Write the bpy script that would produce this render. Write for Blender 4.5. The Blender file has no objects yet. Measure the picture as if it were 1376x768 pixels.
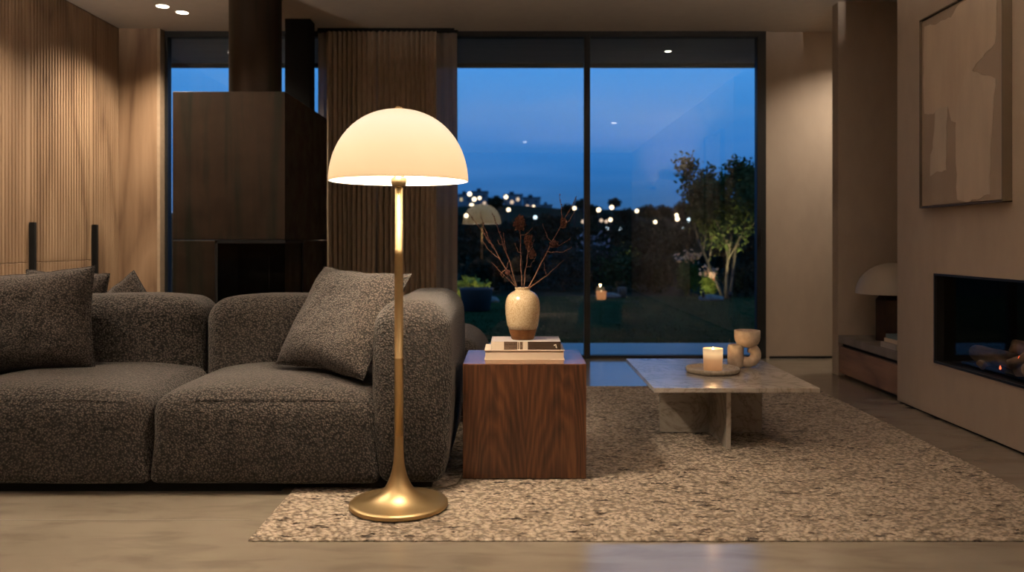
import bpy, bmesh, math, random
import numpy as np
from mathutils import Vector, Matrix, Euler, noise

random.seed(7)
rng = np.random.default_rng(7)
SC = bpy.context.scene
C = SC.collection
PI = math.pi
F, CX, CY = 1100.0, 691.0, 323.0

# ------------------------------------------------------------------ camera
cam_d = bpy.data.cameras.new('camera')
cam = bpy.data.objects.new('camera', cam_d)
C.objects.link(cam)
cam.location = (0, 0, 1.0)
cam.rotation_euler = (PI / 2, 0, 0)
cam_d.sensor_width = 36.0
cam_d.lens = 36.0 * F / 1376.0
cam_d.shift_x = -(CX - 688.0) / 1376.0
cam_d.shift_y = -(384.0 - CY) / 1376.0
cam_d.clip_start = 0.05
cam_d.clip_end = 3000
cam_d.dof.use_dof = True
cam_d.dof.focus_distance = 3.5
cam_d.dof.aperture_fstop = 2.4
SC.camera = cam

# ------------------------------------------------------------------ exposure
SC.view_settings.view_transform = 'Standard'
SC.view_settings.look = 'None'
SC.view_settings.exposure = 0.0
SC.view_settings.gamma = 1.0
SC.view_settings.use_curve_mapping = False
SC.cycles.use_denoising = True
SC.cycles.max_bounces = 8
SC.cycles.diffuse_bounces = 5
SC.cycles.glossy_bounces = 4
SC.cycles.transparent_max_bounces = 32
SC.cycles.sample_clamp_indirect = 4.0
SC.cycles.caustics_reflective = False
SC.cycles.caustics_refractive = False

# ------------------------------------------------------------------ dusk sky
SKY_STRENGTH = 1.9
W = bpy.data.worlds.new('dusk_sky')
SC.world = W
W.use_nodes = True
nt = W.node_tree
nt.nodes.clear()
wo = nt.nodes.new('ShaderNodeOutputWorld')
bg = nt.nodes.new('ShaderNodeBackground')
tc = nt.nodes.new('ShaderNodeTexCoord')
sx = nt.nodes.new('ShaderNodeSeparateXYZ')
nt.links.new(tc.outputs['Generated'], sx.inputs[0])
mp = nt.nodes.new('ShaderNodeMapping')
mp.inputs['Scale'].default_value = (1.3, 1.3, 11.0)
nt.links.new(tc.outputs['Generated'], mp.inputs[0])
nz = nt.nodes.new('ShaderNodeTexNoise')
nz.inputs['Scale'].default_value = 1.6
nz.inputs['Detail'].default_value = 3.0
nt.links.new(mp.outputs[0], nz.inputs['Vector'])
ramp = nt.nodes.new('ShaderNodeValToRGB')
cr = ramp.color_ramp
stops = [(0.0, (0.030, 0.075, 0.150)), (0.035, (0.026, 0.085, 0.205)), (0.07, (0.016, 0.095, 0.275)),
         (0.115, (0.018, 0.125, 0.365)), (0.15, (0.034, 0.155, 0.400)), (0.20, (0.045, 0.195, 0.49)),
         (0.30, (0.060, 0.230, 0.54)), (1.0, (0.045, 0.12, 0.30))]
cr.elements[0].position = stops[0][0]
cr.elements[0].color = (*stops[0][1], 1)
cr.elements[1].position = stops[-1][0]
cr.elements[1].color = (*stops[-1][1], 1)
for p_, c_ in stops[1:-1]:
    e = cr.elements.new(p_)
    e.color = (*c_, 1)
nt.links.new(sx.outputs['Z'], ramp.inputs['Fac'])
cmul = nt.nodes.new('ShaderNodeValToRGB')
cmul.color_ramp.elements[0].position = 0.48
cmul.color_ramp.elements[0].color = (0, 0, 0, 1)
cmul.color_ramp.elements[1].position = 0.75
cmul.color_ramp.elements[1].color = (1, 1, 1, 1)
nt.links.new(nz.outputs['Fac'], cmul.inputs['Fac'])
scl = nt.nodes.new('ShaderNodeMath')
scl.operation = 'MULTIPLY'
scl.inputs[1].default_value = 0.5
nt.links.new(cmul.outputs['Color'], scl.inputs[0])
mx = nt.nodes.new('ShaderNodeMixRGB')
mx.inputs['Color2'].default_value = (0.085, 0.19, 0.42, 1)
nt.links.new(scl.outputs[0], mx.inputs['Fac'])
nt.links.new(ramp.outputs['Color'], mx.inputs['Color1'])
nt.links.new(mx.outputs[0], bg.inputs['Color'])
bg.inputs['Strength'].default_value = SKY_STRENGTH
nt.links.new(bg.outputs[0], wo.inputs['Surface'])

# light levels of the place and of the added fill
WARM = (1.0, 0.82, 0.62)
LAMP_W = 52.0
SHADE_E = 0.93
DOWN_W = 130.0
CEIL_FILL_W = 25.0
FILL_UPLIGHT_W = 480.0

# ------------------------------------------------------------------ material helpers
def mat(name, color=(0.5, 0.5, 0.5), rough=0.6, metal=0.0, spec=0.5, emit=None, es=0.0, coat=0.0, sheen=0.0):
    m = bpy.data.materials.new(name)
    m.use_nodes = True
    b = m.node_tree.nodes['Principled BSDF']
    b.inputs['Base Color'].default_value = (*color, 1)
    b.inputs['Roughness'].default_value = rough
    b.inputs['Metallic'].default_value = metal
    b.inputs['Specular IOR Level'].default_value = spec
    b.inputs['Coat Weight'].default_value = coat
    b.inputs['Sheen Weight'].default_value = sheen
    if emit:
        b.inputs['Emission Color'].default_value = (*emit, 1)
        b.inputs['Emission Strength'].default_value = es
    return m

def N(m, t, **kw):
    n = m.node_tree.nodes.new(t)
    for k, v in kw.items():
        if k in n.inputs:
            n.inputs[k].default_value = v
        else:
            setattr(n, k, v)
    return n

def L(m, a, b):
    m.node_tree.links.new(a, b)

def coords(m, scale=(1, 1, 1), rot=(0, 0, 0)):
    t = N(m, 'ShaderNodeTexCoord')
    p = N(m, 'ShaderNodeMapping')
    p.inputs['Scale'].default_value = scale
    p.inputs['Rotation'].default_value = rot
    L(m, t.outputs['Object'], p.inputs[0])
    return p.outputs[0]

def rampn(m, src, stops, interp='LINEAR'):
    r = N(m, 'ShaderNodeValToRGB')
    cr = r.color_ramp
    cr.interpolation = interp
    cr.elements[0].position = stops[0][0]
    cr.elements[0].color = (*stops[0][1], 1)
    cr.elements[1].position = stops[-1][0]
    cr.elements[1].color = (*stops[-1][1], 1)
    for p, c in stops[1:-1]:
        e = cr.elements.new(p)
        e.color = (*c, 1)
    L(m, src, r.inputs['Fac'])
    return r.outputs['Color']

def bsdf(m):
    return m.node_tree.nodes['Principled BSDF']

def bump(m, src, strength, dist, prev=None):
    b = N(m, 'ShaderNodeBump')
    b.inputs['Strength'].default_value = strength
    b.inputs['Distance'].default_value = dist
    L(m, src, b.inputs['Height'])
    if prev:
        L(m, prev, b.inputs['Normal'])
    return b.outputs[0]

def mixc(m, fac, a, b, mode='MIX'):
    n = N(m, 'ShaderNodeMixRGB')
    n.blend_type = mode
    for s, i in ((fac, 0), (a, 1), (b, 2)):
        if isinstance(s, (int, float)):
            n.inputs[i].default_value = s
        elif isinstance(s, tuple):
            n.inputs[i].default_value = (*s, 1)
        else:
            L(m, s, n.inputs[i])
    return n.outputs[0]

def noisy(name, c1, c2, scale=4, detail=4, rough=0.6, stretch=(1, 1, 1), bmp=0.0, bd=0.01, lo=0.35, hi=0.65, **kw):
    m = mat(name, c1, rough, **kw)
    v = coords(m, stretch)
    n = N(m, 'ShaderNodeTexNoise', Scale=scale, Detail=detail)
    L(m, v, n.inputs['Vector'])
    L(m, rampn(m, n.outputs['Fac'], [(lo, c1), (hi, c2)]), bsdf(m).inputs['Base Color'])
    if bmp:
        L(m, bump(m, n.outputs['Fac'], bmp, bd), bsdf(m).inputs['Normal'])
    return m

def plaster(name, c1, c2):
    m = mat(name, c1, 0.85, spec=0.2)
    v = coords(m, (1, 1, 0.45))
    n = N(m, 'ShaderNodeTexNoise', Scale=1.6, Detail=6, Distortion=0.7)
    L(m, v, n.inputs['Vector'])
    n2 = N(m, 'ShaderNodeTexNoise', Scale=14, Detail=5)
    L(m, v, n2.inputs['Vector'])
    c = rampn(m, n.outputs['Fac'], [(0.3, c1), (0.7, c2)])
    c = mixc(m, 0.12, c, rampn(m, n2.outputs['Fac'], [(0.35, (0.35, 0.33, 0.3)), (0.65, (0.75, 0.72, 0.68))]), 'MULTIPLY')
    L(m, c, bsdf(m).inputs['Base Color'])
    L(m, bump(m, n2.outputs['Fac'], 0.12, 0.01), bsdf(m).inputs['Normal'])
    return m

def wood(name, dark, mid, light, grain=26.0, axis='Z', rough=0.5, ring=2.2, figure=1.0, coat=0.0, plank=None):
    """vertical-grained veneer: stretched fibres and wandering cathedral rings"""
    m = mat(name, mid, rough, coat=coat)
    st = {'Z': (1, 1, 0.06), 'Y': (1, 0.06, 1), 'X': (0.06, 1, 1)}[axis]
    v = coords(m, st)
    a = N(m, 'ShaderNodeTexNoise', Scale=grain, Detail=5, Roughness=0.6)
    L(m, v, a.inputs['Vector'])
    st2 = {'Z': (1, 1, 0.22), 'Y': (1, 0.22, 1), 'X': (0.22, 1, 1)}[axis]
    v2 = coords(m, st2)
    b = N(m, 'ShaderNodeTexNoise', Scale=ring, Detail=2, Distortion=0.4)
    L(m, v2, b.inputs['Vector'])
    k = N(m, 'ShaderNodeMath', operation='MULTIPLY')
    k.inputs[1].default_value = 14.0 * figure
    L(m, b.outputs['Fac'], k.inputs[0])
    s = N(m, 'ShaderNodeMath', operation='PINGPONG')
    s.inputs[1].default_value = 1.0
    L(m, k.outputs[0], s.inputs[0])
    mixf = N(m, 'ShaderNodeMath', operation='ADD')
    s2 = N(m, 'ShaderNodeMath', operation='MULTIPLY')
    s2.inputs[1].default_value = 0.45
    L(m, s.outputs[0], s2.inputs[0])
    a2 = N(m, 'ShaderNodeMath', operation='MULTIPLY')
    a2.inputs[1].default_value = 0.75
    L(m, a.outputs['Fac'], a2.inputs[0])
    L(m, s2.outputs[0], mixf.inputs[0])
    L(m, a2.outputs[0], mixf.inputs[1])
    c = rampn(m, mixf.outputs[0], [(0.22, dark), (0.52, mid), (0.85, light)])
    L(m, c, bsdf(m).inputs['Base Color'])
    L(m, bump(m, a.outputs['Fac'], 0.08, 0.004), bsdf(m).inputs['Normal'])
    return m

def fabric(name, c1, c2, cell=95.0, depth=0.006):
    """boucle: small woven loops"""
    m = mat(name, c1, 0.95, spec=0.12, sheen=0.15)
    v = coords(m, (1, 1, 1))
    vd = N(m, 'ShaderNodeTexNoise', Scale=22, Detail=2)
    L(m, v, vd.inputs['Vector'])
    vm = N(m, 'ShaderNodeVectorMath', operation='MULTIPLY_ADD')
    L(m, vd.outputs['Color'], vm.inputs[0])
    vm.inputs[1].default_value = (0.012, 0.012, 0.012)
    L(m, v, vm.inputs[2])
    vo = N(m, 'ShaderNodeTexVoronoi', Scale=cell)
    L(m, vm.outputs[0], vo.inputs['Vector'])
    n = N(m, 'ShaderNodeTexNoise', Scale=cell * 1.1, Detail=2, Roughness=0.6)
    L(m, v, n.inputs['Vector'])
    c = rampn(m, vo.outputs['Distance'], [(0.18, c2), (0.60, c1)])
    c = mixc(m, 0.75, c, rampn(m, n.outputs['Fac'], [(0.40, (0.55, 0.55, 0.55)), (0.62, (1.25, 1.23, 1.2))]), 'MULTIPLY')
    L(m, c, bsdf(m).inputs['Base Color'])
    inv = N(m, 'ShaderNodeMath', operation='SUBTRACT')
    inv.inputs[0].default_value = 1.0
    L(m, vo.outputs['Distance'], inv.inputs[1])
    L(m, bump(m, inv.outputs[0], 1.0, depth), bsdf(m).inputs['Normal'])
    return m

def marble(name):
    m = mat(name, (0.5, 0.47, 0.42), 0.22, spec=0.8)
    v = coords(m, (1, 1, 1), (0.3, 0.2, 0.6))
    d = N(m, 'ShaderNodeTexNoise', Scale=2.2, Detail=6, Distortion=1.2)
    L(m, v, d.inputs['Vector'])
    w = N(m, 'ShaderNodeTexNoise', Scale=3.0, Detail=7, Distortion=2.4, Roughness=0.6)
    L(m, v, w.inputs['Vector'])
    a = N(m, 'ShaderNodeMath', operation='SUBTRACT')
    a.inputs[1].default_value = 0.5
    L(m, w.outputs['Fac'], a.inputs[0])
    b = N(m, 'ShaderNodeMath', operation='ABSOLUTE')
    L(m, a.outputs[0], b.inputs[0])
    vein = rampn(m, b.outputs[0], [(0.0, (0.26, 0.23, 0.19)), (0.012, (0.38, 0.34, 0.295)), (0.06, (0.46, 0.42, 0.375))])
    cl = rampn(m, d.outputs['Fac'], [(0.3, (0.78, 0.75, 0.72)), (0.7, (1, 1, 1))])
    L(m, mixc(m, 0.8, vein, cl, 'MULTIPLY'), bsdf(m).inputs['Base Color'])
    return m

# ------------------------------------------------------------------ materials
M = {}
M['plaster'] = plaster('lime_plaster', (0.38, 0.315, 0.262), (0.45, 0.375, 0.312))
M['ceiling'] = plaster('ceiling_plaster', (0.50, 0.44, 0.375), (0.52, 0.46, 0.39))
M['black'] = mat('black_metal', (0.007, 0.008, 0.009), 0.5, spec=0.3)
M['matt_black'] = mat('matt_black', (0.005, 0.005, 0.005), 0.8, spec=0.2)
M['brass'] = None
M['white_shade'] = None
M['fabric'] = fabric('brown_grey_boucle', (0.010, 0.0083, 0.0075), (0.100, 0.081, 0.072), 128.0, 0.006)
M['cushion'] = fabric('cushion_boucle', (0.014, 0.0115, 0.0104), (0.112, 0.091, 0.081), 150.0, 0.004)
M['walnut'] = wood('walnut_veneer', (0.016, 0.0055, 0.0022), (0.060, 0.021, 0.0085), (0.120, 0.047, 0.020), grain=62, ring=3.4, rough=0.38, figure=1.7)
M['oak'] = wood('oak_panel', (0.12, 0.066, 0.036), (0.235, 0.145, 0.083), (0.325, 0.212, 0.128), grain=20, ring=1.3, rough=0.6, figure=0.8)
M['drawer_wood'] = wood('drawer_wood', (0.10, 0.052, 0.03), (0.19, 0.105, 0.06), (0.26, 0.15, 0.09), grain=22, axis='Y', rough=0.6)
M['marble'] = marble('beige_marble')
M['stone'] = noisy('bench_stone', (0.15, 0.13, 0.11), (0.22, 0.19, 0.165), 5, rough=0.7)
M['ceramic'] = noisy('matt_clay', (0.40, 0.33, 0.26), (0.52, 0.44, 0.35), 40, rough=0.8, bmp=0.2, bd=0.002)
M['tray'] = noisy('tray_clay', (0.36, 0.31, 0.25), (0.50, 0.44, 0.36), 60, rough=0.6, bmp=0.1, bd=0.002)
M['glaze'] = noisy('speckled_glaze', (0.36, 0.255, 0.145), (0.47, 0.36, 0.225), 190, detail=2, rough=0.22, lo=0.42, hi=0.56, coat=0.4)
M['brown_glaze'] = noisy('brown_clay', (0.085, 0.032, 0.010), (0.15, 0.062, 0.020), 30, rough=0.5, spec=0.2)
M['twig'] = noisy('twig_bark', (0.055, 0.026, 0.015), (0.15, 0.075, 0.042), 90, rough=0.8)
M['seed'] = noisy('seed_head', (0.025, 0.008, 0.005), (0.085, 0.026, 0.013), 120, rough=0.9)
M['paper'] = mat('paper_block', (0.58, 0.47, 0.35), 0.8)
M['cover'] = mat('cream_cover', (0.60, 0.50, 0.38), 0.7)
M['cover_grey'] = mat('grey_cover', (0.36, 0.32, 0.29), 0.6)
M['ink'] = mat('dark_brown_ink', (0.030, 0.018, 0.012), 0.8, spec=0.1)
M['ink2'] = mat('brown_grey_ink', (0.10, 0.066, 0.046), 0.8, spec=0.1)
M['blue_cover'] = mat('blue_grey_cover', (0.10, 0.16, 0.18), 0.7)

# brass
m = mat('brushed_brass', (0.58, 0.42, 0.215), 0.32, metal=1.0)
v = coords(m, (3, 3, 160))
n = N(m, 'ShaderNodeTexNoise', Scale=4, Detail=3)
L(m, v, n.inputs['Vector'])
L(m, rampn(m, n.outputs['Fac'], [(0.3, (0.38, 0.38, 0.38)), (0.7, (0.43, 0.43, 0.43))]), bsdf(m).inputs['Roughness'])
M['brass'] = m

# bronze steel of the stove
m = mat('dark_bronze_steel', (0.03, 0.02, 0.014), 0.42, metal=0.45, spec=0.22)
v = coords(m, (1.6, 1.6, 0.13))
n = N(m, 'ShaderNodeTexNoise', Scale=4.6, Detail=4, Distortion=0.3)
L(m, v, n.inputs['Vector'])
n2 = N(m, 'ShaderNodeTexNoise', Scale=9, Detail=5)
L(m, coords(m), n2.inputs['Vector'])
c = rampn(m, n.outputs['Fac'], [(0.38, (0.010, 0.012, 0.008)), (0.47, (0.024, 0.016, 0.011)), (0.58, (0.028, 0.018, 0.012)), (0.66, (0.014, 0.014, 0.010))])
L(m, mixc(m, 0.35, c, rampn(m, n2.outputs['Fac'], [(0.35, (0.35, 0.35, 0.35)), (0.65, (1, 1, 1))]), 'MULTIPLY'), bsdf(m).inputs['Base Color'])
L(m, rampn(m, n2.outputs['Fac'], [(0.3, (0.33, 0.33, 0.33)), (0.7, (0.5, 0.5, 0.5))]), bsdf(m).inputs['Roughness'])
M['bronze'] = m

# polished concrete
m = mat('polished_concrete', (0.2, 0.18, 0.15), 0.2, spec=0.8)
v = coords(m, (1, 1, 1), (0, 0, 0.5))
n = N(m, 'ShaderNodeTexNoise', Scale=1.3, Detail=7, Distortion=0.5)
L(m, v, n.inputs['Vector'])
v2 = coords(m, (1.0, 3.2, 1), (0, 0, 0.45))
n2 = N(m, 'ShaderNodeTexNoise', Scale=3.4, Detail=6, Distortion=0.5)
L(m, v2, n2.inputs['Vector'])
c = rampn(m, n.outputs['Fac'], [(0.3, (0.215, 0.180, 0.140)), (0.7, (0.290, 0.250, 0.200))])
c = mixc(m, 0.55, c, rampn(m, n2.outputs['Fac'], [(0.36, (0.62, 0.60, 0.57)), (0.52, (0.95, 0.94, 0.92)), (0.62, (1, 1, 1))]), 'MULTIPLY')
L(m, c, bsdf(m).inputs['Base Color'])
L(m, rampn(m, n2.outputs['Fac'], [(0.3, (0.20, 0.20, 0.20)), (0.7, (0.12, 0.12, 0.12))]), bsdf(m).inputs['Roughness'])
M['concrete'] = m

# rug wool with dark flecks
m = mat('looped_wool', (0.4, 0.33, 0.26), 0.95, spec=0.1, sheen=0.1)
v = coords(m, (1, 1.6, 1))
vd = N(m, 'ShaderNodeTexNoise', Scale=7, Detail=2)
L(m, v, vd.inputs['Vector'])
vm = N(m, 'ShaderNodeVectorMath', operation='MULTIPLY_ADD')
L(m, vd.outputs['Color'], vm.inputs[0])
vm.inputs[1].default_value = (0.06, 0.06, 0.06)
L(m, v, vm.inputs[2])
vo = N(m, 'ShaderNodeTexVoronoi', Scale=48)
L(m, vm.outputs[0], vo.inputs['Vector'])
sc_ = N(m, 'ShaderNodeVectorMath', operation='MULTIPLY')
L(m, vm.outputs[0], sc_.inputs[0])
sc_.inputs[1].default_value = (0.42, 1.0, 1.0)
fl = N(m, 'ShaderNodeTexNoise', Scale=34, Detail=2, Roughness=0.5)
L(m, sc_.outputs[0], fl.inputs['Vector'])
big = N(m, 'ShaderNodeTexNoise', Scale=2.5, Detail=3)
L(m, v, big.inputs['Vector'])
c = rampn(m, vo.outputs['Distance'], [(0.14, (0.59, 0.495, 0.395)), (0.42, (0.47, 0.39, 0.305)), (0.68, (0.21, 0.17, 0.13))])
fleck = rampn(m, fl.outputs['Fac'], [(0.31, (0.10, 0.08, 0.07)), (0.365, (0.42, 0.39, 0.36)), (0.40, (0.92, 0.90, 0.88)), (0.62, (1, 1, 1))])
c = mixc(m, 1.0, c, fleck, 'MULTIPLY')
c = mixc(m, 0.5, c, rampn(m, big.outputs['Fac'], [(0.35, (0.78, 0.76, 0.74)), (0.65, (1.1, 1.1, 1.1))]), 'MULTIPLY')
L(m, c, bsdf(m).inputs['Base Color'])
inv = N(m, 'ShaderNodeMath', operation='SUBTRACT')
inv.inputs[0].default_value = 1.0
L(m, vo.outputs['Distance'], inv.inputs[1])
L(m, bump(m, inv.outputs[0], 1.0, 0.014), bsdf(m).inputs['Normal'])
M['rug'] = m

def glass(name, tint=(0.90, 0.95, 0.96), refl=1.0, ior=1.5, rough=0.0):
    m = bpy.data.materials.new(name)
    m.use_nodes = True
    t = m.node_tree
    t.nodes.clear()
    o = t.nodes.new('ShaderNodeOutputMaterial')
    tr = t.nodes.new('ShaderNodeBsdfTransparent')
    tr.inputs[0].default_value = (*tint, 1)
    g = t.nodes.new('ShaderNodeBsdfGlossy')
    g.inputs['Roughness'].default_value = rough
    fr = t.nodes.new('ShaderNodeFresnel')
    fr.inputs[0].default_value = ior
    mu = t.nodes.new('ShaderNodeMath')
    mu.operation = 'MULTIPLY'
    mu.inputs[1].default_value = refl
    t.links.new(fr.outputs[0], mu.inputs[0])
    ms = t.nodes.new('ShaderNodeMixShader')
    t.links.new(mu.outputs[0], ms.inputs[0])
    t.links.new(tr.outputs[0], ms.inputs[1])
    t.links.new(g.outputs[0], ms.inputs[2])
    t.links.new(ms.outputs[0], o.inputs[0])
    return m
M['glass'] = glass('window_glass', ior=1.85)
M['fire_glass'] = glass('fire_glass', (0.9, 0.9, 0.9), 0.12, 1.5, 0.02)
M['stove_glass'] = glass('stove_glass', (0.6, 0.6, 0.6), 0.5, 1.5, 0.02)

def sheer_mat(name, col, transp):
    m = bpy.data.materials.new(name)
    m.use_nodes = True
    t = m.node_tree
    t.nodes.clear()
    o = t.nodes.new('ShaderNodeOutputMaterial')
    tr = t.nodes.new('ShaderNodeBsdfTransparent')
    df = t.nodes.new('ShaderNodeBsdfDiffuse')
    df.inputs[0].default_value = (*col, 1)
    tl = t.nodes.new('ShaderNodeBsdfTranslucent')
    tl.inputs[0].default_value = (*col, 1)
    a = t.nodes.new('ShaderNodeMixShader')
    a.inputs[0].default_value = 0.35
    t.links.new(df.outputs[0], a.inputs[1])
    t.links.new(tl.outputs[0], a.inputs[2])
    b = t.nodes.new('ShaderNodeMixShader')
    b.inputs[0].default_value = transp
    t.links.new(a.outputs[0], b.inputs[1])
    t.links.new(tr.outputs[0], b.inputs[2])
    t.links.new(b.outputs[0], o.inputs[0])
    return m
M['sheer'] = sheer_mat('sheer_voile', (0.42, 0.36, 0.31), 0.16)
M['linen'] = noisy('linen_curtain', (0.37, 0.285, 0.205), (0.45, 0.35, 0.255), 60, rough=0.95, stretch=(1, 1, 0.2))

def emitter(name, col, s):
    return mat(name, (0.02, 0.02, 0.02), 0.9, emit=col, es=s)

# ------------------------------------------------------------------ mesh helpers
def bx(bm, x0, x1, y0, y1, z0, z1, bev=0.0, seg=2, mi=0):
    r = bmesh.ops.create_cube(bm, size=1.0, matrix=Matrix.Translation(((x0 + x1) / 2, (y0 + y1) / 2, (z0 + z1) / 2)) @
                              Matrix.Diagonal((x1 - x0, y1 - y0, z1 - z0, 1)))
    vs = r['verts']
    fs = {f for v_ in vs for f in v_.link_faces}
    for f in fs:
        f.material_index = mi
    if bev > 0:
        es = list({e_ for v_ in vs for e_ in v_.link_edges})
        bmesh.ops.bevel(bm, geom=es, offset=bev, segments=seg, affect='EDGES', profile=0.5)
    return bm

def lathe(bm, prof, seg=64, cx=0, cy=0, mi=0):
    rings = []
    for r_, z_ in prof:
        if r_ < 1e-6:
            rings.append([bm.verts.new((cx, cy, z_))])
        else:
            rings.append([bm.verts.new((cx + r_ * math.cos(2 * PI * k / seg), cy + r_ * math.sin(2 * PI * k / seg), z_)) for k in range(seg)])
    for a, b in zip(rings[:-1], rings[1:]):
        for k in range(seg):
            k2 = (k + 1) % seg
            if len(a) == 1 and len(b) == 1:
                continue
            if len(a) == 1:
                f = bm.faces.new((a[0], b[k2], b[k]))
            elif len(b) == 1:
                f = bm.faces.new((a[k], a[k2], b[0]))
            else:
                f = bm.faces.new((a[k], a[k2], b[k2], b[k]))
            f.material_index = mi
            f.smooth = True
    return bm

def tube(bm, pts, radii, seg=8, mi=0, closed=False):
    pts = [Vector(p) for p in pts]
    if not hasattr(radii, '__len__'):
        radii = [radii] * len(pts)
    rings = []
    n_ = len(pts)
    up = Vector((0.13, 0.21, 0.97)).normalized()
    prev = None
    for i, p in enumerate(pts):
        if closed:
            d = pts[(i + 1) % n_] - pts[i - 1]
        else:
            d = pts[min(i + 1, n_ - 1)] - pts[max(i - 1, 0)]
        d.normalize()
        if prev is None:
            a = d.cross(up)
            if a.length < 1e-3:
                a = d.cross(Vector((1, 0, 0)))
        else:
            a = prev - d * prev.dot(d)
        a.normalize()
        prev = a
        b = d.cross(a)
        rings.append([bm.verts.new(p + radii[i] * (math.cos(2 * PI * k / seg) * a + math.sin(2 * PI * k / seg) * b)) for k in range(seg)])
    pairs = list(zip(rings[:-1], rings[1:]))
    if closed:
        pairs.append((rings[-1], rings[0]))
    for a, b in pairs:
        for k in range(seg):
            f = bm.faces.new((a[k], a[(k + 1) % seg], b[(k + 1) % seg], b[k]))
            f.material_index = mi
            f.smooth = True
    if not closed:
        for r_ in (rings[0], rings[-1]):
            try:
                f = bm.faces.new(r_)
                f.material_index = mi
            except ValueError:
                pass
    return bm

def obj(name, bm, m, parent=None, smooth=False):
    me = bpy.data.meshes.new(name)
    bmesh.ops.recalc_face_normals(bm, faces=bm.faces)
    bm.to_mesh(me)
    bm.free()
    for mm in (m if isinstance(m, (list, tuple)) else [m]):
        me.materials.append(mm)
    if smooth:
        for p in me.polygons:
            p.use_smooth = True
    o = bpy.data.objects.new(name, me)
    C.objects.link(o)
    if parent is not None:
        o.parent = parent
        o.matrix_parent_inverse = Matrix.Translation(parent.location).inverted() if parent.type == 'EMPTY' else Matrix.Identity(4)
    return o

def B():
    return bmesh.new()

def thing(name, label, cat, loc=(0, 0, 0), group=None):
    o = bpy.data.objects.new(name, None)
    o.empty_display_size = 0.1
    C.objects.link(o)
    o.location = loc
    o['label'] = label
    o['category'] = cat
    if group:
        o['group'] = group
    return o

def tag(o, label, cat, group=None, kind=None):
    if label:
        o['label'] = label
    if cat:
        o['category'] = cat
    if group:
        o['group'] = group
    if kind:
        o['kind'] = kind
    return o

def struct(name, bm, m, parent=None, smooth=False):
    o = obj(name, bm, m, parent, smooth)
    if parent is None:
        o['kind'] = 'structure'
    return o

def dup(root, loc, label=None, rotz=None, scale=None):
    r = root.copy()
    C.objects.link(r)
    r.location = loc
    if rotz is not None:
        r.rotation_euler = (0, 0, rotz)
    if scale is not None:
        r.scale = scale
    if label:
        r['label'] = label
    for ch in list(root.children):
        c = ch.copy()
        C.objects.link(c)
        c.parent = r
        for g in ch.children:
            d = g.copy()
            C.objects.link(d)
            d.parent = c
    return r

def from_arrays(name, verts, faces, m, parent=None, smooth=False):
    """verts (n,3), faces (k,4)"""
    me = bpy.data.meshes.new(name)
    verts = np.asarray(verts, dtype=np.float32)
    faces = np.asarray(faces, dtype=np.int32)
    me.vertices.add(len(verts))
    me.vertices.foreach_set('co', verts.ravel())
    me.loops.add(faces.size)
    me.loops.foreach_set('vertex_index', faces.ravel())
    me.polygons.add(len(faces))
    me.polygons.foreach_set('loop_start', np.arange(0, faces.size, faces.shape[1], dtype=np.int32))
    me.update(calc_edges=True)
    me.validate()
    for mm in (m if isinstance(m, (list, tuple)) else [m]):
        me.materials.append(mm)
    if smooth:
        me.polygons.foreach_set('use_smooth', np.ones(len(me.polygons), dtype=bool))
    o = bpy.data.objects.new(name, me)
    C.objects.link(o)
    if parent is not None:
        o.parent = parent
        o.matrix_parent_inverse = Matrix.Translation(parent.location).inverted() if parent.type == 'EMPTY' else Matrix.Identity(4)
    return o

def soft_box(bm, c, h, r, deform=None, nin=14, nr=6, rb=None):
    """rounded upholstered block centred at c, half sizes h, corner radius r"""
    cache = {}
    ax = []
    for k in range(3):
        a = list(np.linspace(-h[k], -(h[k] - r), nr, endpoint=False))
        b = list(np.linspace(-(h[k] - r), h[k] - r, nin))
        d = list(np.linspace(h[k] - r, h[k], nr + 1))[1:]
        ax.append(a + b + d)
    def vert(p):
        key = tuple(round(q, 5) for q in p)
        if key in cache:
            return cache[key]
        P = Vector(p)
        rr_ = r
        if rb is not None:
            tz = min(1.0, max(0.0, (P.z + h[2]) / h[2] / 1.1))
            rr_ = rb + (r - rb) * tz * tz * (3 - 2 * tz)
        I = Vector([max(-(h[k] - rr_), min(h[k] - rr_, P[k])) for k in range(3)])
        d = P - I
        Q = I + d.normalized() * rr_ if d.length > 1e-9 else P
        if deform:
            Q = deform(Q)
        vv = bm.verts.new(Q + Vector(c))
        cache[key] = vv
        return vv
    for k in range(3):
        i, j = [(1, 2), (2, 0), (0, 1)][k]
        for s in (-1, 1):
            for a0, a1 in zip(ax[i][:-1], ax[i][1:]):
                for b0, b1 in zip(ax[j][:-1], ax[j][1:]):
                    q = []
                    for (u, w_) in ((a0, b0), (a1, b0), (a1, b1), (a0, b1)):
                        p = [0, 0, 0]
                        p[k] = s * h[k]
                        p[i] = u
                        p[j] = w_
                        q.append(vert(p))
                    f = bm.faces.new(q)
                    f.smooth = True
    return bm

# ================================================================== ROOM SHELL
ZC = 2.772
YB = 6.96
struct('floor', bx(B(), -3.5, 4.2, -2.6, YB + 0.02, -0.2, 0.0), M['concrete'])
struct('ceiling', bx(B(), -3.5, 4.2, -2.6, YB + 0.1, ZC, ZC + 0.2), M['ceiling'])
struct('wall_back', bx(B(), -3.5, 4.2, -2.8, -2.6, -0.2, ZC + 0.2), noisy('darkened_rear_panel', (0.030, 0.022, 0.016), (0.045, 0.033, 0.024), 8, rough=0.8, stretch=(1, 1, 0.1)))  # unseen wall, coloured dark so the window reflects less of the room
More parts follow.
